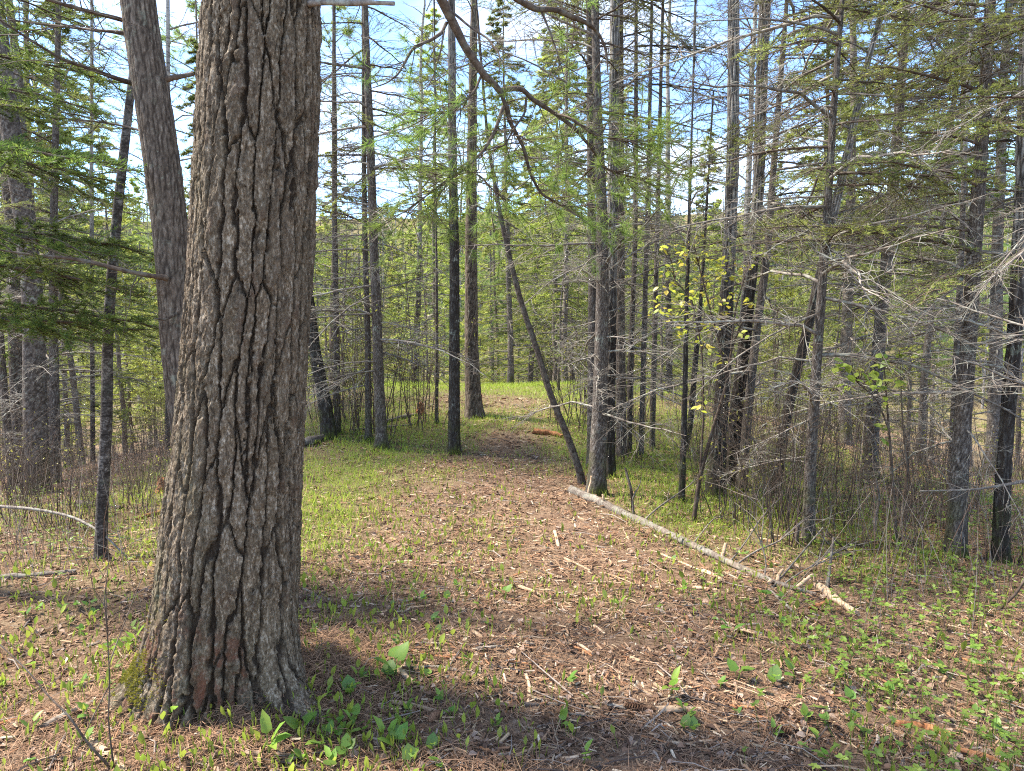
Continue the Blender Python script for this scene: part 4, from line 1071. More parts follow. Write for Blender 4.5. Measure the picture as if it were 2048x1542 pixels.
def woods():
    r = random.Random(17); placed = []
    fixed = [('spruce', 1021, 16, 0.75), ('spruce', 1062, 19, 0.8), ('pine', 655, 19, 0.9), ('pine', 1000, 27, 0.9), ('pine', 905, 24, 0.85), ('yellow', 1110, 17, 0.9), ('yellow', 985, 31, 0.95), ('spruce', 1130, 14, 0.8), ('small', 1330, 11.5, 0.8), ('small', 1120, 12.5, 0.8), ('small', 850, 15, 0.8), ('bare', 830, 17, 1.0), ('yellow', 870, 20, 1.0), ('pine', 430, 18, 1.0), ('yellow', 290, 26, 1.0), ('spruce', 2000, 10.5, 1.0), ('spruce', 1850, 11.5, 1.0), ('pine', 1950, 14, 1.0), ('yellow', 1640, 13.5, 1.0), ('spruce', 1700, 10.5, 0.9), ('spruce', 90, 10.5, 1.0), ('pine', 60, 13, 1.0), ('spruce', 150, 12, 0.9), ('bare', 1490, 13, 1.0), ('bare', 1340, 15, 1.0)]
    for k, px, y, s in fixed:
        x = (px - 1024) / F * y; placed.append((x, y)); mid_tree(k, x, y, s, r)
    for px, y, k in ((645, 23, 'yellow'), (705, 26, 'yellow'), (765, 20, 'small'), (800, 27, 'yellow'), (845, 22, 'yellow'), (885, 30, 'yellow'), (960, 34, 'yellow'), (990, 22, 'small'), (1035, 26, 'yellow'), (1075, 23, 'yellow'), (1095, 30, 'spruce'), (1150, 18, 'yellow'), (1130, 25, 'pine'), (690, 15, 'small'), (820, 16.5, 'small'), (760, 17, 'small'), (640, 16, 'small'), (1060, 18, 'small'), (1240, 17, 'yellow'), (1290, 20, 'yellow'), (1420, 22, 'yellow'), (1560, 18, 'yellow'), (1690, 16, 'yellow'), (1830, 15, 'yellow'), (1880, 20, 'pine'), (250, 21, 'yellow'), (330, 24, 'yellow')):
        placed.append(((px - 1024) / F * y, y)); mid_tree(k, (px - 1024) / F * y, y, r.uniform(0.6, 0.85) if k != 'small' else r.uniform(0.7, 1.1), r)
    n = 0; tries = 0
    while n < 75 and tries < 6000:
        tries += 1
        y = 9.5 + 34 * r.random() ** 1.15; x = r.uniform(-0.82, 0.82) * y
        px = 1024 + F * x / y
        if 880 < px < 1190 and y < 18: continue
        if 1325 < px < 1450 and y < 20: continue        # the window of open sky
        if 620 < px < 1330 and y < 12.5: continue
        if 600 < px < 910 and y < 18: continue
        if -8 < x < -1.5 and y < 15.5: continue
        if any((x - a) ** 2 + (y - b) ** 2 < (0.8 + 0.025 * y) ** 2 for a, b in placed): continue
        k = r.choices(['spruce', 'yellow', 'pine', 'bare', 'small'], [0.32, 0.28, 0.14, 0.10, 0.30])[0]
        placed.append((x, y)); n += 1
        mid_tree(k, x, y, r.uniform(0.6, 1.0), r)
woods()

def far_woods():
    r = np.random.default_rng(9); mb = MB()
    n = 1900
    y = 46 + 95 * r.random(n) ** 0.9; x = r.uniform(-0.95, 0.95, n) * y
    z = hgt(x, y); h = 4 + 8.5 * r.random(n) ** 1.6
    P = np.stack([np.stack([x, y, z - 0.4], -1), np.stack([x, y, z + h], -1)], 1)
    pale = r.random(n) < 0.35
    tubes(mb, P, np.stack([0.10 + 0.05 * r.random(n), np.full(n, 0.02)], 1), 4, 0, np.where(pale[:, None], np.array([[0.38, 0.35, 0.32]]), np.array([[0.13, 0.11, 0.09]])))
    K = 110; m = n * K
    f = r.random(m) ** 1.1; ti = np.repeat(np.arange(n), K)
    kind = r.random(n); bare = kind < 0.25
    rad = (1 - f) * (1.1 + 0.5 * r.random(m)) * 1.25 * np.sqrt(r.random(m)) + 0.1
    a = r.random(m) * 6.283
    pos = np.stack([x[ti] + rad * np.cos(a), y[ti] + rad * np.sin(a), z[ti] + h[ti] * (0.12 + 0.88 * f)], -1)
    d = np.stack([np.cos(a), np.sin(a), -0.3 + 0.5 * r.normal(0, 1, m)], -1)
    X, Yv, Z = frames(d, r.random(m) * 6.28)
    cols = np.where((kind < 0.25)[:, None], np.array([[0.24, 0.21, 0.16]]), np.where((kind < 0.5)[:, None], np.array([[0.26, 0.27, 0.06]]), np.where((kind < 0.75)[:, None], np.array([[0.12, 0.17, 0.05]]), np.array([[0.06, 0.09, 0.035]]))))
    s = 0.30 + 0.45 * r.random(m)
    scatter(mb, NEEDLE_T, [(0, 1, 2)], pos, X, Yv, Z, np.stack([s * np.where(bare[ti], 0.12, 0.42), s, s], 1), 0, cols[ti] * (0.7 + 0.6 * r.random((m, 1))))
    o = link('far_woods', mb.mesh('far_woods', [M_far]))
    tag(o, 'far hillside woods of yellow green, dark and bare trees behind everything', 'woods', None, 'stuff')
far_woods()

# ------------------------------------------------------------------ undergrowth
def shrub_mesh(seed, H=1.3, ns=9, bud=0.5, colA=(0.20, 0.22, 0.04), colB=(0.36, 0.34, 0.08)):
    r = np.random.default_rng(seed); mb = MB(); tw = []; tr = []; bp = []
    for i in range(ns):
        a = r.random() * 6.283; rad = 0.28 * r.random()
        s = np.array([rad * math.cos(a), rad * math.sin(a), -0.03])
        d = np.array([0.35 * math.cos(a) * r.random(), 0.35 * math.sin(a) * r.random(), 1.0])
        q = curve_path(s, d, H * (0.5 + 0.6 * r.random()), 6, -0.02, 0.10, r)
        tubes(mb, q, np.linspace(0.0052, 0.0015, 6), 4, 0)
        for j in range(9):
            t = 0.25 + 0.75 * r.random(); p = np.array([np.interp(t, np.linspace(0, 1, 6), q[:, c]) for c in range(3)])
            b = r.random() * 6.283; dd = np.array([math.cos(b), math.sin(b), 0.35 + 0.6 * r.random()])
            u_ = curve_path(p, dd, H * (0.12 + 0.25 * r.random()), 3, 0.05, 0.14, r); tw.append(u_); tr.append([0.0021, 0.0015, 0.0009])
            bp += [u_[-1], u_[1]]
    tubes(mb, np.array(tw), np.array(tr), 3, 0)
    bp = np.array(bp); bp = bp[r.random(len(bp)) < bud]; bp = np.repeat(bp, 2, 0); n = len(bp)
    if n:
        X, Yv, Z = frames(r.normal(0, 1, (n, 3)) + np.array([0, 0, 0.8]), r.random(n) * 6.28); s = 0.014 + 0.018 * r.random(n)
        scatter(mb, [(0, 0, 0), (-0.35, 0.5, 0.1), (0.35, 0.5, 0.1), (0, 1, 0)], [(0, 2, 1), (1, 2, 3)], bp, X, Yv, Z, s, 1, green(r, n, colA, colB, 0.4))
    return mb.mesh('shrub', [M_twig, M_leaf])
SHRUB = [shrub_mesh(600 + i, 1.0 + 0.25 * i, 8 + i, (0.05, 0.5, 0.25, 0.8, 0.0)[i]) for i in range(5)]
def shrubs():
    r = random.Random(23)
    def put(px, py, v, s, lab, grp):
        p = gpt(px, py)
        o = link('bare_shrub', SHRUB[v], None, p, (0, 0, r.uniform(0, 6.28)), s)
        tag(o, lab, 'shrub', grp); MANY.append((o, 'shrub', px, p[1]))
    for i in range(66):
        px = r.uniform(1240, 2060); py = r.uniform(915, 1130)
        if px < 1560 and py > 960 + (px - 1240) * 0.35: continue
        put(px, py, r.choice((0, 0, 4, 2, 1)), r.uniform(0.45, 0.9), 'bare twiggy shrub in the scrub on the right between log and spruces', 'bare shrubs in the right scrub')
    for i in range(32):
        put(r.uniform(-20, 345), r.uniform(905, 1060), r.choice((0, 4, 2, 1)), r.uniform(0.35, 0.7), 'bare twiggy shrub in the thicket behind the birch on the left', 'bare shrubs in the left thicket')
    for i in range(15):
        px = r.choice((r.uniform(620, 880), r.uniform(660, 900), r.uniform(1110, 1300))); py = r.uniform(826, 870)
        put(px, py, r.choice((1, 3, 1, 2)), r.uniform(0.7, 1.3), 'budding shrub with tiny yellow leaves beside the rise of the path', 'budding shrubs along the rise')
    for i in range(30):
        y = r.uniform(10, 18); sgn = r.choice((-1, 1)); x = sgn * r.uniform(2.2, 0.75 * y)
        o = link('bare_shrub', SHRUB[r.choice((0, 1, 2, 3, 4))], None, (x, y, float(hgt(x, y))), (0, 0, r.uniform(0, 6.28)), r.uniform(0.9, 1.7))
        MANY.append((o, 'shrub', 1024 + F * x / y, y)); tag(o, 'tall thin undergrowth shrub between the trunks of the woods behind', 'shrub', 'undergrowth shrubs in the woods')
shrubs()

def view_xy(r, n, y0, y1, p=1.0, side=0.78):
    y = y0 + (y1 - y0) * r.random(n) ** p
    x = r.uniform(-1, 1, n) * (side * y + 0.2)
    return x, y
def flat_frames(r, n, tilt=0.18):
    a = r.random(n) * 6.283
    D = np.stack([np.cos(a), np.sin(a), r.normal(0, tilt, n)], -1)
    return frames(D, r.normal(0, 0.5, n))

PAL = np.array([(0.48, 0.34, 0.205), (0.58, 0.455, 0.315), (0.33, 0.205, 0.12), (0.205, 0.115, 0.066), (0.115, 0.064, 0.04), (0.36, 0.29, 0.23), (0.27, 0.14, 0.075), (0.05, 0.034, 0.025)])
def litter():
    r = np.random.default_rng(31); mb = MB()
    bar_v = [(-0.5, 0, 0), (0.5, 0, 0), (0.08, 0.0, 0.7), (-0.5, 1, 0), (0.5, 0.95, 0), (0, 1.02, 0.7)]
    bar_q = [(0, 2, 5, 3), (2, 1, 4, 5)]; bar_t = [(0, 1, 2), (3, 5, 4)]
    # wood chips and bark crumbs
    n = 100000
    x, y = view_xy(r, n, 1.75, 11.5, 1.9); z = hgt(x, y)
    ctr = np.exp(-((x - 0.35 + 0.03 * y) / (1.2 + 0.06 * y)) ** 2)
    keep = r.random(n) < (0.35 + 0.65 * ctr); x, y, z = x[keep], y[keep], z[keep]; n = len(x)
    X, Yv, Z = flat_frames(r, n)
    L = (0.012 + 0.040 * r.random(n) ** 2.0) * (0.8 + 0.10 * y); w_ = L * (0.07 + 0.19 * r.random(n)); 
    pick = r.choice(8, n, p=[0.10, 0.05, 0.19, 0.23, 0.18, 0.06, 0.14, 0.05])
    scatter(mb, bar_v, bar_t, np.stack([x, y, z + 0.002 + 0.010 * r.random(n)], -1), X, Yv, Z, np.stack([w_, L, np.minimum(w_, 0.006)], 1), 0, PAL[pick] * (0.75 + 0.5 * r.random((n, 1))), quads=bar_q)
    # fallen brown needles
    n = 80000
    x, y = view_xy(r, n, 1.75, 8.5, 1.9)
    k = 9000; x[:k] = -1.15 + r.normal(0, 0.62, k); y[:k] = 2.5 + r.normal(0, 0.42, k)
    q0 = 9000; q1 = 17000; aa = r.uniform(-3.3, 0.5, q1 - q0); rd = 0.30 + 0.26 * r.random(q1 - q0) ** 1.5
    x[q0:q1] = -1.14 + rd * np.cos(aa) * 1.05; y[q0:q1] = 3.08 + rd * np.sin(aa)
    z = hgt(x, y); z[q0:q1] += 0.075 * r.random(q1 - q0) * np.clip((0.52 - rd) / 0.2, 0, 1)
    X, Yv, Z = flat_frames(r, n, 0.22)
    L = 0.045 + 0.06 * r.random(n)
    scatter(mb, [(-0.5, 0, 0), (0.5, 0, 0), (0.5, 0.5, 0.004), (-0.5, 0.5, 0.004), (0.4, 1, 0), (-0.4, 1, 0)], None, np.stack([x, y, z + 0.003 + 0.012 * r.random(n)], -1), X, Yv, Z, np.stack([np.full(n, 0.0018) * (0.7 + 0.1 * y), L, np.full(n, 1.0)], 1), 0, np.array([[0.29, 0.175, 0.105]]) * (0.45 + 1.1 * r.random((n, 1))), quads=[(0, 1, 2, 3), (3, 2, 4, 5)])
    # dead leaves
    n = 15000
    x, y = view_xy(r, n, 1.75, 13, 1.5); z = hgt(x, y)
    X, Yv, Z = flat_frames(r, n, 0.3)
    s = 0.016 + 0.026 * r.random(n)
    pal = np.array([(0.30, 0.205, 0.15), (0.37, 0.27, 0.20), (0.23, 0.135, 0.085), (0.15, 0.09, 0.06)])
    lv = np.array(LEAF_V); lv[:, 2] = lv[:, 2] * 3
    scatter(mb, lv, LEAF_T, np.stack([x, y, z + 0.004 + 0.01 * r.random(n)], -1), X, Yv, Z, s, 0, pal[r.integers(0, 4, n)] * (0.7 + 0.5 * r.random((n, 1))))
    # small twigs
    n = 3600
    x, y = view_xy(r, n, 1.75, 12, 1.5); z = hgt(x, y)
    a = r.random(n) * 6.283; L = 0.07 + 0.28 * r.random(n) ** 2
    p0 = np.stack([x, y, z + 0.006], -1); d = np.stack([np.cos(a), np.sin(a), 0 * a], -1)
    p2 = p0 + d * L[:, None]; p2[:, 2] = hgt(p2[:, 0], p2[:, 1]) + 0.005 + 0.02 * r.random(n)
    p1 = (p0 + p2) / 2 + r.normal(0, 0.012, (n, 3)); p1[:, 2] = np.maximum(p1[:, 2], hgt(p1[:, 0], p1[:, 1]) + 0.004)
    rad = 0.0012 + 0.003 * r.random(n) ** 2
    pal = np.array([(0.30, 0.25, 0.21), (0.16, 0.11, 0.08), (0.40, 0.29, 0.19), (0.08, 0.06, 0.05)])
    tubes(mb, np.stack([p0, p1, p2], 1), np.stack([rad, rad, rad * 0.6], 1), 4, 0, np.repeat((pal[r.integers(0, 4, n)])[:, :], 1, 0))
    o = link('leaf_litter', mb.mesh('leaf_litter', [M_litter], False))
    tag(o, 'scattered wood chips, brown pine needles, twigs and dead leaves covering the forest floor', 'litter', None, 'stuff')
litter()

def greens():
    r = np.random.default_rng(37)
    # grass
    mb = MB(); n = 300000
    x, y = view_xy(r, n, 4.2, 15, 0.8); keep = r.random(n) < np.clip(greenness(x, y) - 0.12, 0, 1) ** 1.2 * 0.8; x, y = x[keep], y[keep]; n = len(x); z = hgt(x, y)
    D = np.stack([r.normal(0, 0.35, n), r.normal(0, 0.35, n), np.ones(n)], -1); X, Yv, Z = frames(D, r.random(n) * 6.28)
    L = 0.03 + 0.075 * r.random(n)
    scatter(mb, [(-0.5, 0, 0), (0.5, 0, 0), (0.35, 0.55, 0.06), (-0.35, 0.55, 0.06), (0, 1, 0.25)], [(3, 2, 4)], np.stack([x, y, z - 0.004], -1), X, Yv, Z, np.stack([np.full(n, 0.005), L, L], 1), 0, green(r, n, (0.19, 0.29, 0.035), (0.37, 0.46, 0.07), 0.5), quads=[(0, 1, 2, 3)])
    tag(link('grass', mb.mesh('grass', [M_leaf])), 'fresh yellow green grass growing along the path and on the rise', 'grass', None, 'stuff')
    # upright single leaf sprouts
    mb = MB(); n = 26000
    x, y = view_xy(r, n, 1.9, 9.5, 1.25)
    dens = 0.10 + 0.75 * np.exp(-((x + 0.85) / 0.75) ** 2) * sstep(10, 5, y) + 0.22 * sstep(0.5, 1.6, x) + 0.30 * sstep(-1.3, -2.2, x) + 0.75 * fbm(x * 2.2, y * 2.2, 77, 3)
    keep = r.random(n) < dens; x, y = x[keep], y[keep]; n = len(x); z = hgt(x, y)
    D = np.stack([r.normal(0, 0.28, n), r.normal(0, 0.28, n), np.ones(n)], -1); X, Yv, Z = frames(D, r.random(n) * 6.28)
    L = (0.018 + 0.040 * r.random(n) ** 1.7)
    st = 0.01 + 0.05 * r.random(n)
    p = np.stack([x, y, z], -1); q = p + nrm(D) * st[:, None]
    cg = green(r, n, (0.15, 0.23, 0.03), (0.30, 0.36, 0.055), 0.5)
    tubes(mb, np.stack([p - np.array([0, 0, 0.01]), q], 1), np.stack([np.full(n, 0.0014), np.full(n, 0.0012)], 1), 3, 0, cg)
    wd = L * (0.18 + 0.62 * r.random(n) ** 1.3)
    scatter(mb, LEAF_V, LEAF_T, q, X, Yv, Z, np.stack([wd, L, L * 1.6], 1), 0, cg)
    tag(link('leaf_sprouts', mb.mesh('leaf_sprouts', [M_leaf])), 'small upright green leaf sprouts poking up through the litter', 'sprouts', None, 'stuff')
    # three leafed ground cover on the right and in the left thicket
    mb = MB(); n = 17000
    x, y = view_xy(r, n, 2.0, 9.0, 1.1, 0.85)
    px = 1024 + F * x / y
    d = sstep(1480, 1900, px) * (0.55 + 0.9 * fbm(x * 1.5, y * 1.5, 5, 3)) + 0.5 * sstep(330, 150, px) * sstep(3.6, 4.6, y) * (0.5 + fbm(x * 1.5, y * 1.5, 15, 3)) + 0.14 * sstep(1250, 1500, px) * sstep(3, 4, y)
    keep = r.random(n) < d; x, y = x[keep], y[keep]; n = len(x); z = hgt(x, y)
    hgt_ = 0.03 + 0.10 * r.random(n)
    p = np.stack([x, y, z], -1); q = p + np.stack([r.normal(0, 0.02, n), r.normal(0, 0.02, n), hgt_], -1)
    cg = green(r, n, (0.10, 0.20, 0.03), (0.20, 0.30, 0.055), 0.5)
    tubes(mb, np.stack([p, q], 1), np.stack([np.full(n, 0.0013), np.full(n, 0.001)], 1), 3, 0, cg * 0.9)
    for kx in range(5):
        a = r.random(n) * 0.5 + kx * 6.283 / 5
        D = np.stack([np.cos(a), np.sin(a), r.normal(0.15, 0.25, n)], -1); X, Yv, Z = frames(D, r.normal(0, 0.3, n))
        s = 0.011 + 0.015 * r.random(n)
        scatter(mb, LEAF_V, LEAF_T, q, X, Yv, Z, np.stack([s * 0.9, s, s], 1), 0, cg)
    tag(link('ground_cover', mb.mesh('ground_cover', [M_leaf])), 'low carpet of small green leafed plants on the right below the spruces', 'ground cover', None, 'stuff')
    # dead stalks and thin bare stems of the scrub
    mb = MB(); n = 7000
    x, y = view_xy(r, n, 3.2, 11.5, 0.9, 0.85); px = 1024 + F * x / y
    d = np.where(px > 1024, sstep(1.2, 2.6, x) * sstep(2.6, 4.2, y), sstep(-1.8, -2.8, x) * sstep(3.6, 4.6, y)) * 0.85 + 0.35 * sstep(9.5, 10.5, y) * (np.abs(x) > 1.2)
    keep = r.random(n) < d; x, y = x[keep], y[keep]; n = len(x); z = hgt(x, y)
    L = 0.12 + 0.6 * r.random(n) ** 2
    p0 = np.stack([x, y, z - 0.01], -1); p2 = p0 + np.stack([r.normal(0, 0.22, n) * L, r.normal(0, 0.22, n) * L, L], -1); p1 = (p0 + p2) / 2 + r.normal(0, 0.03, (n, 3)) * L[:, None]
    pal = np.array([(0.30, 0.25, 0.20), (0.22, 0.13, 0.09), (0.36, 0.29, 0.22), (0.12, 0.09, 0.07)])
    tubes(mb, np.stack([p0, p1, p2], 1), np.stack([np.full(n, 0.0022), np.full(n, 0.0017), np.full(n, 0.0009)], 1), 3, 0, pal[r.integers(0, 4, n)])
    tag(link('dead_stalks', mb.mesh('dead_stalks', [M_litter])), 'thin dry upright stalks standing in the scrub on both sides', 'stalks', None, 'stuff')
greens()

# ------------------------------------------------------------------ the fallen log
def fallen_log():
    pix = [(1146, 982), (1190, 1000), (1240, 1022), (1330, 1066), (1420, 1106), (1500, 1142), (1560, 1166), (1625, 1188)]
    w = [19, 19, 18, 17, 15, 14, 12, 9]
    G = [gpt(x, y + 5) for x, y in pix]
    b = np.array(G[3]); P = np.array([p + np.array([0.02 * math.sin(3 * i_), 0.03 * math.sin(2 * i_ + 1), 0.5 * ww * p[1] / F * 0.45]) for i_, (p, ww) in enumerate(zip(G, w))]) - b
    rad = np.array([0.5 * ww * p[1] / F for p, ww in zip(G, w)])
    root = empty('fallen_log', b, 'long pale fallen trunk lying along the right side of the path', 'log')
    link('log', log_mesh('log', P, rad, M_log, 4, 20, 150, 0.13), root)
    r = np.random.default_rng(8)
    # stubs and broken limbs still attached
    for f, dx, dz, L, rr in ((0.10, (0.1, 0.1), 1.0, 0.22, .010), (0.20, (-0.2, 0.1), 0.9, 0.12, .012), (0.33, (0.05, 0.1), 1.0, 0.42, .013), (0.36, (1.0, 0.8), 0.55, 1.0, .011), (0.52, (0.8, 0.9), 0.35, 0.9, .009), (0.62, (0.3, 0.4), 1.0, 0.12, .014), (0.66, (1.0, 0.7), 0.5, 0.9, .010), (0.64, (1.0, 0.9), 0.9, 1.1, .008), (0.78, (0.2, 0.5), 1.0, 0.7, .007), (0.83, (-0.3, -0.6), 0.4, 0.10, .014), (0.86, (0.6, 0.6), 0.8, 0.12, .012), (0.93, (0.9, 0.2), 0.8, 0.14, .012), (0.88, (0.9, 0.6), 0.5, 0.8, .007), (0.45, (-0.5, -0.6), 0.35, 0.14, .008)):
        t = f * (len(P) - 1); i0 = int(t); p = P[i0] * (1 - t + i0) + P[min(i0 + 1, len(P) - 1)] * (t - i0)
        q = curve_path(p, np.array([dx[0], dx[1], dz]), L, 7, 0.22, 0.2, r); rr *= 0.75 if L > .3 else 1
        o = link('branch_stub' if L < 0.25 else 'broken_branch', log_mesh('branch_stub', q, np.linspace(rr, rr * (0.8 if L < .25 else 0.25), 5), M_greywood if L > .25 else M_tan, int(f * 100), 7, 16, 0.08), root)
        if L > 0.6:
            mb = MB(); tw = []
            for k in range(9):
                u_ = 0.3 + 0.7 * r.random(); pp = np.array([np.interp(u_, np.linspace(0, 1, 7), q[:, c]) for c in range(3)])
                tw.append(curve_path(pp, nrm(q[-1] - q[0]) + r.normal(0, 0.6, 3), 0.15 + 0.35 * r.random(), 4, 0.05, 0.12, r))
            tubes(mb, np.array(tw), np.tile(np.linspace(0.0032, 0.001, 4), (len(tw), 1)), 4, 0)
            link('twig', mb.mesh('twig', [M_greywood]), o)['kind'] = 'stuff'
fallen_log()

# ------------------------------------------------------------------ sticks, chunks, cones
def stick(pix, w, mat, label, name='stick', cat='stick', group=None, seed=0, lift=0.75, n=9, m=18, rough=0.12, taper=0.7, flat=1.0, air=None):
    G = [gpt(x, y) for x, y in pix]
    b = np.array(G[0])
    ws = np.linspace(w, w * taper, len(G))
    P = np.array([p + np.array([0, 0, 0.5 * ww * p[1] / F * lift * flat]) for p, ww in zip(G, ws)]) - b
    if len(P) == 2: P = np.array([P[0], (P[0] + P[1]) / 2 + np.array([0, 0, 0.1 * w * b[1] / F]), P[1]])
    rad = np.linspace(w, w * taper, 6) * 0.5 * b[1] / F
    rr_s = np.random.default_rng(seed + 900)
    me = log_mesh(name, P, rad * (1 + 0.15 * rr_s.normal(0, 1, 6)), mat, seed + 10, n, m, rough, 0.9, flat)
    o = link(name, me, None, b)
    tag(o, label, cat, group)
    return o
T, O_, G_, D_, Lg = M_tan, M_orange, M_greywood, M_darkwood, M_log
sticks = [
    ([(1044, 1178), (1080, 1192)], 11, T, 'short pale broken stick alone in the middle of the path', 'wood_chunk'),
    ([(1143, 1286), (1165, 1298), (1185, 1310)], 8, T, 'peeled curved stick right of the middle of the path, upper of two touching pieces', 'stick'),
    ([(1152, 1300), (1170, 1309), (1184, 1314)], 7, O_, 'orange brown stick touching the underside of the peeled curved stick', 'stick'),
    ([(1190, 1256), (1208, 1270)], 9, T, 'stubby tan chunk just above the peeled curved stick', 'wood_chunk'),
    ([(1053, 1357), (1060, 1378), (1056, 1406)], 9, T, 'bone shaped pale stick pointing at the camera in the chip pile', 'stick'),
    ([(786, 1410), (830, 1418), (873, 1425)], 11, T, 'thick tan stick lying right of the pine root', 'stick'),
    ([(797, 1346), (826, 1366)], 13, T, 'pale split chunk behind the leafy plants right of the pine', 'wood_chunk'),
    ([(828, 1342), (868, 1338), (910, 1344)], 10, G_, 'rough grey brown stick above the tan stick near the pine', 'stick'),
    ([(1050, 1412), (1120, 1413), (1194, 1416)], 7, D_, 'long dark stick lying crosswise below the bone shaped stick', 'stick'),
    ([(1211, 1411), (1252, 1422)], 9, G_, 'short grey stick touching the pine cone', 'stick'),
    ([(927, 1371), (990, 1366), (1052, 1367)], 4, D_, 'thin dark twig passing left of the bone shaped stick', 'stick'),
    ([(828, 1306), (870, 1316), (928, 1321)], 6, O_, 'orange brown stick lying crosswise in the middle of the path near the pine', 'stick'),
    ([(955, 1303), (980, 1298), (1002, 1294)], 7, G_, 'grey bark covered stick right of the orange brown stick', 'stick'),
    ([(940, 1292), (990, 1290)], 5, G_, 'small grey stick just above the grey bark covered stick', 'stick'),
    ([(1009, 1276), (1060, 1278)], 5, O_, 'thin orange stick in the middle of the path', 'stick'),
    ([(946, 1265), (962, 1276)], 10, T, 'pale block of wood above the grey sticks', 'wood_chunk'),
    ([(1110, 1067), (1117, 1096)], 8, T, 'tan stick pointing along the path left of the log', 'stick'),
    ([(1131, 1121), (1180, 1144)], 6, T, 'long pale splinter right of the path middle', 'stick'),
    ([(1140, 1431), (1220, 1440), (1292, 1462)], 5, G_, 'long thin grey twig below the pine cone', 'stick'),
    ([(907, 1425), (935, 1452), (962, 1480)], 3, T, 'hair thin straw coloured twig slanting right of the tan stick', 'stick'),
    ([(1640, 1181), (1672, 1205), (1711, 1232)], 17, T, 'thick peeled broken branch at the near end of the fallen log', 'broken_branch'),
    ([(1624, 1222), (1640, 1214), (1656, 1206)], 14, O_, 'short orange ended piece leaning on the thick peeled branch', 'wood_chunk'),
    ([(1539, 1184), (1565, 1206), (1592, 1232)], 8, G_, 'grey lichen stick left of the thick peeled branch', 'stick'),
    ([(1322, 1110), (1380, 1134), (1446, 1161)], 5, T, 'straight pale pole lying parallel to the log on the path side', 'stick'),
    ([(1410, 1146), (1448, 1164)], 8, T, 'chewed stick at the near end of the straight pale pole', 'stick'),
    ([(1389, 1179), (1430, 1183)], 8, T, 'short pale stick below the straight pale pole', 'stick'),
    ([(1322, 1426), (1360, 1422), (1400, 1423)], 17, T, 'wide split piece of tan wood right of the pine cone', 'wood_chunk'),
    ([(1800, 1459), (1850, 1462), (1896, 1476)], 22, O_, 'crumbling rotten orange chunk near the lower right corner', 'rotten_log'),
    ([(1499, 1462), (1560, 1462), (1629, 1468)], 7, D_, 'dark broken stick left of the crumbling orange chunk', 'stick'),
    ([(1705, 1389), (1728, 1406), (1749, 1425)], 9, G_, 'pale grey stick half hidden by leaves on the lower right', 'stick'),
    ([(1727, 1361), (1764, 1381)], 8, T, 'small pale stick above the pale grey stick on the lower right', 'stick'),
    ([(1838, 1309), (1940, 1385), (2046, 1468)], 4, T, 'longest straw coloured thin pole slanting through the right ground cover', 'stick'),
    ([(1793, 1332), (1870, 1362), (1950, 1398)], 5, T, 'thin pale pole just left of the longest slanting pole', 'stick'),
    ([(1972, 1427), (2022, 1450)], 11, T, 'tan piece of wood at the right edge in the ground cover', 'wood_chunk'),
    ([(1921, 1509), (1975, 1520), (2030, 1544)], 17, O_, 'big orange split stick in the lower right corner', 'stick'),
    ([(1905, 1520), (1918, 1545)], 14, T, 'pale stick end left of the big orange split stick', 'stick'),
    ([(1475, 1262), (1520, 1273)], 12, T, 'flat pale splinter in the chip field right of the path', 'wood_chunk'),
    ([(1350, 1282), (1368, 1276)], 7, O_, 'small orange crumb of wood left of the flat pale splinter', 'wood_chunk'),
    ([(1921, 1319), (1976, 1341)], 6, O_, 'orange stick under the green cover at the right', 'stick'),
    ([(1290, 1325), (1420, 1345), (1560, 1395)], 4, T, 'long straw pole crossing the chips on the right', 'stick'),
    ([(0, 1160), (60, 1156), (146, 1148)], 14, Lg, 'small log lying in the grass at the left edge', 'fallen_log'),
    ([(92, 1459), (140, 1432), (184, 1411)], 14, Lg, 'bark covered stick behind the pale log in the lower left corner', 'stick'),
    ([(178, 1486), (215, 1510), (248, 1545)], 20, T, 'pale peeled log in the lower left corner', 'wood_chunk'),
    ([(0, 1455), (40, 1441)], 11, O_, 'orange stick end at the left edge of the foreground', 'stick'),
    ([(201, 1459), (264, 1477), (333, 1484)], 8, G_, 'grey stick lying in front of the mossy root', 'stick'),
    ([(293, 1540), (380, 1488), (454, 1447)], 5, T, 'straw coloured stick pointing at the foot of the pine', 'stick'),
    ([(160, 1013), (205, 1014), (240, 1020)], 14, D_, 'dark rotting log behind the birch on the left', 'rotten_log'),
    ([(278, 1042), (305, 1033), (335, 1024)], 12, O_, 'brown decaying log between birch and foreground pine', 'rotten_log'),
    ([(772, 846), (810, 836), (850, 829)], 9, Lg, 'pale log beside the broken stump beyond the mossy spruce', 'fallen_log'),
    ([(700, 862), (760, 858), (830, 850)], 5, G_, 'grey branch lying in grass right of the mossy spruce', 'stick'),
    ([(1072, 868), (1098, 870), (1122, 876)], 14, O_, 'reddish decayed log right of the path near the leaning dead trunk', 'rotten_log'),
    ([(604, 893), (622, 888), (645, 880)], 20, G_, 'grey rotting log end peeking out right of the foreground pine', 'rotten_log'),
    ([(1020, 1040), (1070, 1043)], 5, T, 'faint tan stick far up on the path', 'stick'),
    ([(1030, 1155), (1056, 1146)], 7, O_, 'small orange brown stick in the middle distance of the path', 'stick'),
    ([(1105, 1163), (1150, 1166)], 4, T, 'thin pale stick right of the short broken stick', 'stick'),
    ([(650, 1060), (700, 1066)], 4, T, 'thin tan stick among the sprouts right of the foreground pine', 'stick'),
    ([(607, 1180), (640, 1200)], 8, G_, 'grey stick touching the right side of the foreground pine', 'stick'),
]
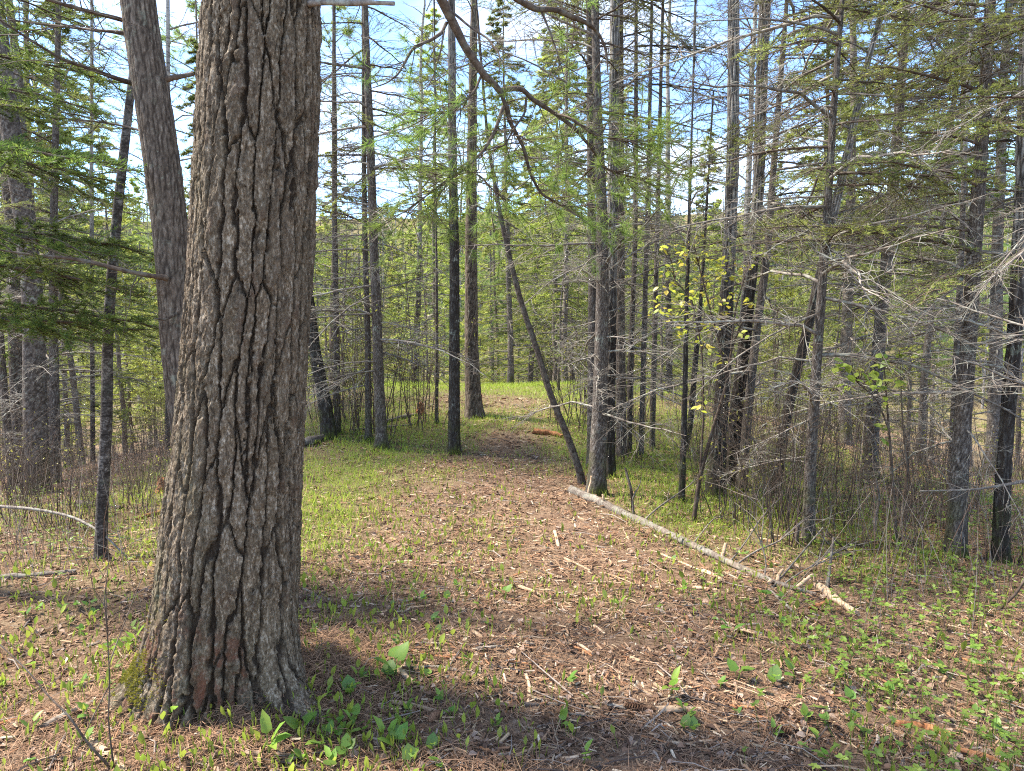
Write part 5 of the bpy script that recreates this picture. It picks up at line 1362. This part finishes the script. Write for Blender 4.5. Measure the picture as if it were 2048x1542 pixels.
for i, (pix, w, mat, lab, nm) in enumerate(sticks):
    cat = {'wood_chunk': 'wood piece', 'stick': 'stick', 'broken_branch': 'branch', 'rotten_log': 'log', 'fallen_log': 'log'}[nm]
    big = w >= 12
    stick(pix, w, mat, lab, nm, cat, None, i, n=12 if big else 8, m=30 if big else 14, rough=0.2 if mat is O_ else 0.12, flat=0.7 if nm == 'wood_chunk' else 1.0)
# loose sticks nobody could tell apart
rs = random.Random(41); LOOSE = []
for i in range(150):
    px = rs.uniform(600, 2040); py = 1060 + 470 * rs.random() ** 0.8
    a = rs.uniform(-0.5, 0.5) + (math.pi / 2 if rs.random() < 0.15 else 0); L = rs.uniform(10, 45) * (0.5 + (py - 1060) / 480); w = rs.uniform(3, 7) * (0.45 + (py - 1060) / 520)
    x2, y2 = px + L * math.cos(a), py + L * math.sin(a) * 0.5
    if x2 > 2047 or y2 > 1541: continue
    so = stick([(px, py), (x2, y2)], w, rs.choice((T, T, O_, G_, D_, T)), 'small broken stick lying in the wood chips of the path', 'stick', 'stick', 'small sticks scattered over the wood chips', 100 + i, n=6, m=7)
    LOOSE.append((so, px, py))

def raised_stem(label, pts, w, mat, name='bare_sapling', taper=0.4, twigs=0, seed=0, cat='stem'):
    """a stem standing or arching free: points are (px, py, Y or None for on the ground)"""
    W_ = [gpt(x, y) if Y is None else at(x, y, Y) for x, y, Y in pts]
    b = np.array(W_[0]); P = np.array(W_) - b
    Q_ = resample(P, len(P) * 6, 3)
    rr = np.linspace(w, w * taper, len(Q_)) * 0.5 * b[1] / F
    me = log_mesh(name, Q_, rr, mat, seed, 7, len(Q_), 0.08, 0.3)
    o = tag(link(name, me, None, b), label, cat)
    if twigs:
        r = np.random.default_rng(seed); mb = MB(); tw = []
        for k in range(twigs):
            t = (0.3 + 0.7 * r.random()) * (len(Q_) - 1); p = Q_[int(t)]
            tw.append(curve_path(p, nrm(Q_[-1] - Q_[0]) + r.normal(0, 0.8, 3), 0.12 + 0.35 * r.random(), 4, 0.08, 0.12, r))
        tubes(mb, np.array(tw), np.tile(np.linspace(0.0025, 0.0008, 4), (twigs, 1)), 4, 0)
        link('twig', mb.mesh('twig', [mat]), o)['kind'] = 'stuff'
raised_stem('dark bare stem slanting up in the lower left corner', [(225, 1541, None), (172, 1483, 2.35), (139, 1432, 2.36), (99, 1395, 2.38), (55, 1340, 2.42), (-5, 1285, 2.45)], 6, M_twig, seed=1)
raised_stem('thin upright bare stem in front of the left grass', [(228, 1541, None), (216, 1440, 2.4), (220, 1366, 2.4), (214, 1256, 2.42), (212, 1180, 2.42)], 4, M_twig, twigs=4, seed=2)
raised_stem('pale lichen covered crooked stick lying before the pine foot', [(238, 1395, 2.75), (278, 1410, 2.68), (311, 1461, None), (366, 1498, None), (416, 1541, None)], 6, M_greywood, 'stick', 0.9, 5, 3, 'stick')
raised_stem('long pale arching dead branch over the left grass', [(-40, 1010, 5.2), (73, 1018, 5.0), (146, 1033, 4.9), (201, 1062, 4.7), (256, 1117, None)], 7, M_dead, 'dead_branch', 0.45, 10, 4, 'branch')
raised_stem('long leaning pale stick propped across the scrub near the log end', [(1543, 1178, None), (1595, 1116, 4.55), (1646, 1055, 4.6)], 5, M_greywood, 'stick', 0.6, 3, 5, 'stick')
raised_stem('thin brown stick crossing the top of the propped pale stick', [(1706, 1113, None), (1680, 1090, 4.6), (1650, 1058, 4.6)], 4, M_twig, 'stick', 0.6, 0, 6, 'stick')
raised_stem('grey crooked stem rising behind the thick peeled branch', [(1654, 1180, None), (1660, 1130, 4.4), (1667, 1075, 4.5)], 8, M_greywood, 'stick', 0.6, 2, 7, 'stick')
raised_stem('dark curved snag stick rising from the log', [(1266, 1030, None), (1263, 980, 5.75), (1250, 936, 5.8)], 7, M_darkwood, 'stick', 0.6, 0, 8, 'stick')
raised_stem('small black snag left of the slim lichen spruce foot', [(1595, 1090, None), (1594, 1070, 5.0), (1597, 1048, 5.0)], 10, M_darkwood, 'snag', 0.7, 0, 9, 'snag')
raised_stem('curved bare stem at the right edge above the ground cover', [(1995, 1222, None), (2030, 1190, 3.9), (2056, 1150, 3.9)], 7, M_twig, 'bare_sapling', 0.7, 2, 10)
raised_stem('lichen grey dead branch reaching left under the large right spruce', [(2060, 960, 4.6), (2000, 972, 4.55), (1940, 980, 4.5), (1840, 982, 4.45)], 8, M_dead, 'dead_branch', 0.3, 10, 11, 'branch')
raised_stem('pale crooked sapling between the slim spruce and the large right spruce', [(1752, 1080, None), (1748, 1040, 5.2), (1760, 1000, 5.2), (1752, 960, 5.2)], 8, M_greywood, 'bare_sapling', 0.5, 3, 12)
raised_stem('thin dark twin stem left of the large right spruce', [(1800, 1090, None), (1806, 1000, 5.2), (1818, 930, 5.2), (1808, 850, 5.2)], 6, M_twig, 'bare_sapling', 0.4, 6, 13)

def stump(label, px, py, wpx, hpx, mat, seed):
    b = np.array(gpt(px, py)); w = wpx * b[1] / F; h = hpx * b[1] / F
    r = np.random.default_rng(seed); n = 22; zs = np.linspace(-0.05, 1, 9)
    th = np.arange(n) * 6.283 / n; top = h * (0.55 + 0.45 * r.random(n)); top = (top + np.roll(top, 1)) / 2
    V = np.stack([np.stack([0.5 * w * (1 + 0.5 * math.exp(-max(z, 0) / 0.2)) * (1 - 0.2 * z) * (0.85 + 0.3 * r.random(n)) * np.cos(th), 0.5 * w * (1 + 0.5 * math.exp(-max(z, 0) / 0.2)) * (1 - 0.2 * z) * (0.85 + 0.3 * r.random(n)) * np.sin(th), z * top], -1) for z in zs])
    i = np.arange(9 * n).reshape(9, n); j = np.roll(i, -1, 1)
    mb = MB(); mb.add(V.reshape(-1, 3), q=np.stack([i[:-1], j[:-1], j[1:], i[1:]], -1).reshape(-1, 4), col=np.zeros(3))
    c = np.vstack([V[-1], [[0, 0, h * 0.4]]]); mb.add(c, t=[(k, (k + 1) % n, n) for k in range(n)], col=np.zeros(3))
    tag(link('tree_stump', mb.mesh('tree_stump', [mat], False), None, b), label, 'stump')
stump('splintered orange snag close behind the straight grey pine on the rise', 960, 812, 10, 30, M_orange, 1)
stump('reddish broken stump beyond the mossy footed spruce', 841, 830, 16, 30, M_orange, 2)
stump('crumbling orange stump between birch and foreground pine', 330, 985, 30, 40, M_orange, 3)

def pine_cone(label, px, py, L, ang, seed):
    b = np.array(gpt(px, py)); b[2] += 0.017
    root = empty('pine_cone', b, label, 'pine cone')
    r = np.random.default_rng(seed); n = 95
    t = (np.arange(n) + 0.5) / n; a = np.arange(n) * 2.39996
    rad = L * 0.19 * np.sin(np.pi * (0.12 + 0.82 * t)) ** 0.8
    pos = np.stack([L * (t - 0.5), rad * 0.45 * np.cos(a), rad * 0.45 * np.sin(a)], -1)
    D = np.stack([0.75 + 0 * a, np.cos(a), np.sin(a)], -1)
    mb = MB(); X, Yv, Z = frames(D, np.zeros(n))
    rd = np.stack([0 * a, np.cos(a), np.sin(a)], -1); X = nrm(np.cross(D, rd)); Z = np.cross(X, nrm(D))
    s = L * 0.17 * (0.6 + 0.6 * np.sin(np.pi * t))
    scatter(mb, [(-0.3, 0, -0.1), (0.3, 0, -0.1), (0.5, 0.75, 0.0), (-0.5, 0.75, 0.0), (0, 1.0, 0.12), (0, 0.55, -0.22)], [(0, 5, 3), (0, 1, 5), (1, 2, 5), (3, 5, 4), (5, 2, 4), (3, 4, 2), (0, 3, 1), (1, 3, 2)], pos, X, nrm(D), Z, s, 0, np.array([[0.24, 0.135, 0.08]]) * (0.6 + 0.9 * r.random((n, 1))))
    link('scale', mb.mesh('scale', [M_litter], False), root)['kind'] = 'stuff'
    root.rotation_euler = (0, 0, R(ang))
pine_cone('open brown pine cone at the end of the short grey stick', 1268, 1424, 0.085, -20, 1)
pine_cone('dark pine cone in the chips right of the thick tan split wood', 1560, 1470, 0.08, -15, 2)
pine_cone('small pine cone behind the flat pale splinter on the right', 1462, 1248, 0.07, 5, 3)
pine_cone('pale pine cone left of the tan stick near the pine', 868, 1442, 0.075, 60, 4)

# ------------------------------------------------------------------ leafy plants in the foreground
BIG = [leaf_mesh(c, w, k, True) for c, w, k in (((0.10, 0.22, 0.035), 1.0, 1.2), ((0.13, 0.26, 0.04), 1.15, 0.8), ((0.16, 0.30, 0.045), 0.8, 1.6), ((0.085, 0.19, 0.045), 1.2, 1.0), ((0.20, 0.33, 0.05), 0.6, 2.2))]
def plant_proto(seed):
    """stem with two to four big leaves; returns list of (mesh, loc, rot, scale) for a plant 1 unit high"""
    r = random.Random(seed); rn = np.random.default_rng(seed); mb = MB(); parts = []
    for k in range(r.choice((2, 3, 3, 4))):
        a = r.uniform(0, 6.28) ; h = r.uniform(0.35, 0.75)
        q = curve_path(np.array([0, 0, -0.08]), np.array([0.25 * math.cos(a), 0.25 * math.sin(a), 1.0]), h, 4, 0.0, 0.05, rn)
        tubes(mb, q, np.array([0.022, 0.02, 0.017, 0.014]), 5, 0, np.array([0.17, 0.26, 0.06]))
        up = r.uniform(0.15, 1.1)
        parts.append((r.choice(BIG), q[-1], (up, 0, a - math.pi / 2), r.uniform(0.55, 0.8)))
    return mb.mesh('stem', [M_leaf]), parts
PROTO = [plant_proto(i) for i in range(7)]
def plant(px, py, h, i, label, group=None):
    b = np.array(gpt(px, py)); s = h * b[1] / F
    r = random.Random(int(px * 7 + py))
    root = empty('leafy_plant', b, label, 'plant', group)
    root.rotation_euler = (0, 0, r.uniform(0, 6.28)); root.scale = (s, s, s)
    st, parts = PROTO[i % 7]
    link('stem', st, root)
    for me, loc, rot, sc in parts: link('leaf', me, root, loc, rot, sc)
    return root
plants = [
    (537, 1512, 66, 'tall green plant with broad heart shaped leaf right at the centre of the pine foot'),
    (603, 1478, 55, 'leafy plant climbing against the right root of the foreground pine'),
    (640, 1500, 50, 'green plant beside the right pine root tip'),
    (662, 1541, 46, 'low round leafed plant at the bottom edge below the right pine root'),
    (692, 1528, 48, 'bright rounded plant in the thick patch below the pine root'),
    (706, 1462, 44, 'upright green plant right of the pine root end'),
    (728, 1472, 40, 'small plant right next to the upright plant near the root end'),
    (772, 1498, 52, 'dark broad leafed plant in the middle of the foreground patch'),
    (792, 1512, 58, 'biggest broad leafed plant in the foreground patch'),
    (820, 1540, 50, 'light green plant at the bottom edge of the foreground patch'),
    (862, 1506, 40, 'plant at the right side of the foreground patch'),
    (876, 1541, 36, 'low plant at the bottom edge right of the foreground patch'),
    (610, 1536, 40, 'low shining plant between pine foot and bottom edge'),
    (575, 1545, 34, 'half cut off plant at the bottom edge below the pine foot'),
    (355, 1452, 48, 'small plant growing before the left front of the pine bark'),
    (330, 1412, 40, 'leaf rosette growing on the mossy left root'),
    (62, 1530, 30, 'flat green plant in the lower left corner'),
    (64, 1466, 40, 'small plant left of the bark covered stick'),
    (180, 1442, 44, 'plant standing behind the bark covered stick on the left'),
    (166, 1500, 40, 'small plant between the left sticks near the corner'),
    (250, 1312, 44, 'plant standing left of the mossy root'),
    (270, 1296, 40, 'plant touching the left bark edge of the pine'),
    (790, 1360, 66, 'tall plant with broad dark leaves behind the pale split chunk'),
    (772, 1366, 50, 'narrow plant left of the tall broad dark leaved one'),
    (700, 1400, 46, 'plant among sprouts up the slope from the root end'),
    (1135, 1378, 38, 'green plant right beside the bone shaped stick'),
    (1166, 1532, 52, 'single plant at the bottom edge right of the middle'),
    (1122, 1462, 44, 'plant left of the long thin grey twig'),
    (1342, 1392, 46, 'plant in the chips right of the path middle'),
    (1474, 1364, 44, 'pair of round leaves on a stem above the dark broken stick'),
    (1518, 1392, 40, 'plant in the chip field left of the leaning leafed plant'),
    (1546, 1374, 46, 'leaning leafed plant in the right chip field'),
    (1590, 1366, 44, 'upright plant right of the leaning leafed plant'),
    (1664, 1372, 38, 'plant at the left border of the ground cover'),
    (1636, 1490, 48, 'pale leafed plant left of the crumbling orange chunk'),
    (1652, 1530, 40, 'plant at the bottom left of the orange chunk'),
    (1462, 1276, 40, 'broad leafed plant behind the flat pale splinter'),
    (1532, 1198, 34, 'dark green plant near the lower log side'),
    (1386, 1468, 34, 'small plant below the wide split tan wood'),
    (1702, 1424, 40, 'plant rising beside the pale grey stick on the lower right'),
    (1782, 1408, 38, 'plant inside the right ground cover above the crumbling orange chunk'),
    (1988, 1478, 44, 'plant by the right edge above the big orange split stick'),
    (1240, 1220, 30, 'plant standing alone right of the short broken stick'),
    (1010, 1200, 30, 'plant in the path left of the short broken stick'),
    (860, 1250, 34, 'plant left of the path middle among sprouts'),
]
for i, (px, py, h, lab) in enumerate(plants): plant(px, py, h, i, lab)
rp = random.Random(77); SMALL = []
for i in range(110):
    px = rp.choice((rp.uniform(600, 900), rp.uniform(620, 1000), rp.uniform(0, 290), rp.uniform(1300, 2040))); py = rp.uniform(1090, 1500) if px > 290 else rp.uniform(1150, 1400)
    po = plant(px, py, rp.uniform(18, 30) * (0.6 + (py - 1090) / 600), i, 'small green leafy plant standing up among the litter', 'small leafy plants dotted over the litter')
    SMALL.append((po, px, py))

# ------------------------------------------------------------------ what each of the many stands next to
ORD = ['nearest', 'second', 'third', 'fourth', 'fifth', 'sixth', 'seventh', 'eighth', 'ninth', 'tenth', 'eleventh', 'twelfth', 'thirteenth', 'fourteenth', 'fifteenth', 'sixteenth', 'seventeenth', 'eighteenth', 'nineteenth', 'twentieth']
STANDS = [(60, 'the stout grey spruce'), (215, 'the mottled birch'), (345, 'the leaning pine'), (500, 'the foreground pine'), (645, 'the dark crooked trunk'), (752, 'the mossy footed spruce'), (909, 'the black mottled trunk'), (945, 'the grey pine on the rise'), (1060, 'the slim leaning dead trunk'), (1203, 'the speckled spruce'), (1312, 'the twiggy thin spruce'), (1447, 'the pale topped poplar'), (1605, 'the black leaning trunk'), (1640, 'the slim lichen spruce'), (1765, 'the straight dark footed spruce'), (1940, 'the large right spruce'), (2035, 'the right edge trunk')]
WHAT = {'spruces in the woods behind': 'woodland spruce', 'yellow green conifers in the woods behind': 'yellow green conifer', 'pines in the woods behind': 'soft green pine', 'birches in the woods behind': 'bare pale birch', 'young spruces in the woods behind': 'young bushy spruce', 'bare shrubs in the right scrub': 'bare twiggy shrub', 'bare shrubs in the left thicket': 'twiggy thicket shrub', 'budding shrubs along the rise': 'budding yellow shrub', 'undergrowth shrubs in the woods': 'tall thin shrub'}
def name_the_many():
    g = {}
    for o, kind, px, y in MANY:
        lx, nm = min(STANDS, key=lambda s_: abs(s_[0] - px))
        g.setdefault((o['group'], nm, 'left' if px < lx else 'right'), []).append((y, o))
    for (grp, nm, sd), L in g.items():
        for i, (y, o) in enumerate(sorted(L, key=lambda t_: t_[0])):
            o['label'] = f"{WHAT[grp]} behind, {sd} of {nm}, {ORD[i]} from the camera"
    MARKS = [(640, 1450, 'the right pine root'), (1056, 1382, 'the bone shaped stick'), (1268, 1424, 'the open pine cone'), (1062, 1185, 'the short pale broken stick'), (1165, 1300, 'the peeled curved stick'), (1360, 1424, 'the wide split wood'), (1850, 1466, 'the rotten orange chunk'), (1672, 1205, 'the thick peeled branch'), (1380, 1134, 'the straight pale pole'), (1497, 1267, 'the flat pale splinter'), (1980, 1525, 'the big orange stick'), (870, 1316, 'the orange brown stick'), (790, 1360, 'the tall dark leaved plant'), (1570, 1395, 'the leaning leafed plant'), (1940, 1385, 'the longest straw pole'), (290, 1400, 'the mossy root'), (140, 1432, 'the bark covered left stick'), (70, 1156, 'the small left log'), (680, 1063, 'the tan stick among sprouts'), (1113, 1080, 'the tan stick beside the log')]
    for items, what in ((LOOSE, 'small broken stick'), (SMALL, 'small leafy plant')):
        g = {}
        for o, px, py in items:
            mx, my, nm = min(MARKS, key=lambda m_: math.hypot(m_[0] - px, m_[1] - py))
            g.setdefault((nm, 'left' if px < mx else 'right', 'above' if py < my else 'below'), []).append((math.hypot(mx - px, my - py), o))
        for (nm, sd, ud), L in g.items():
            for i, (d_, o) in enumerate(sorted(L, key=lambda t_: t_[0])):
                o['label'] = f"{what} {ud} and {sd} of {nm}, {ORD[i]} from it"
name_the_many()
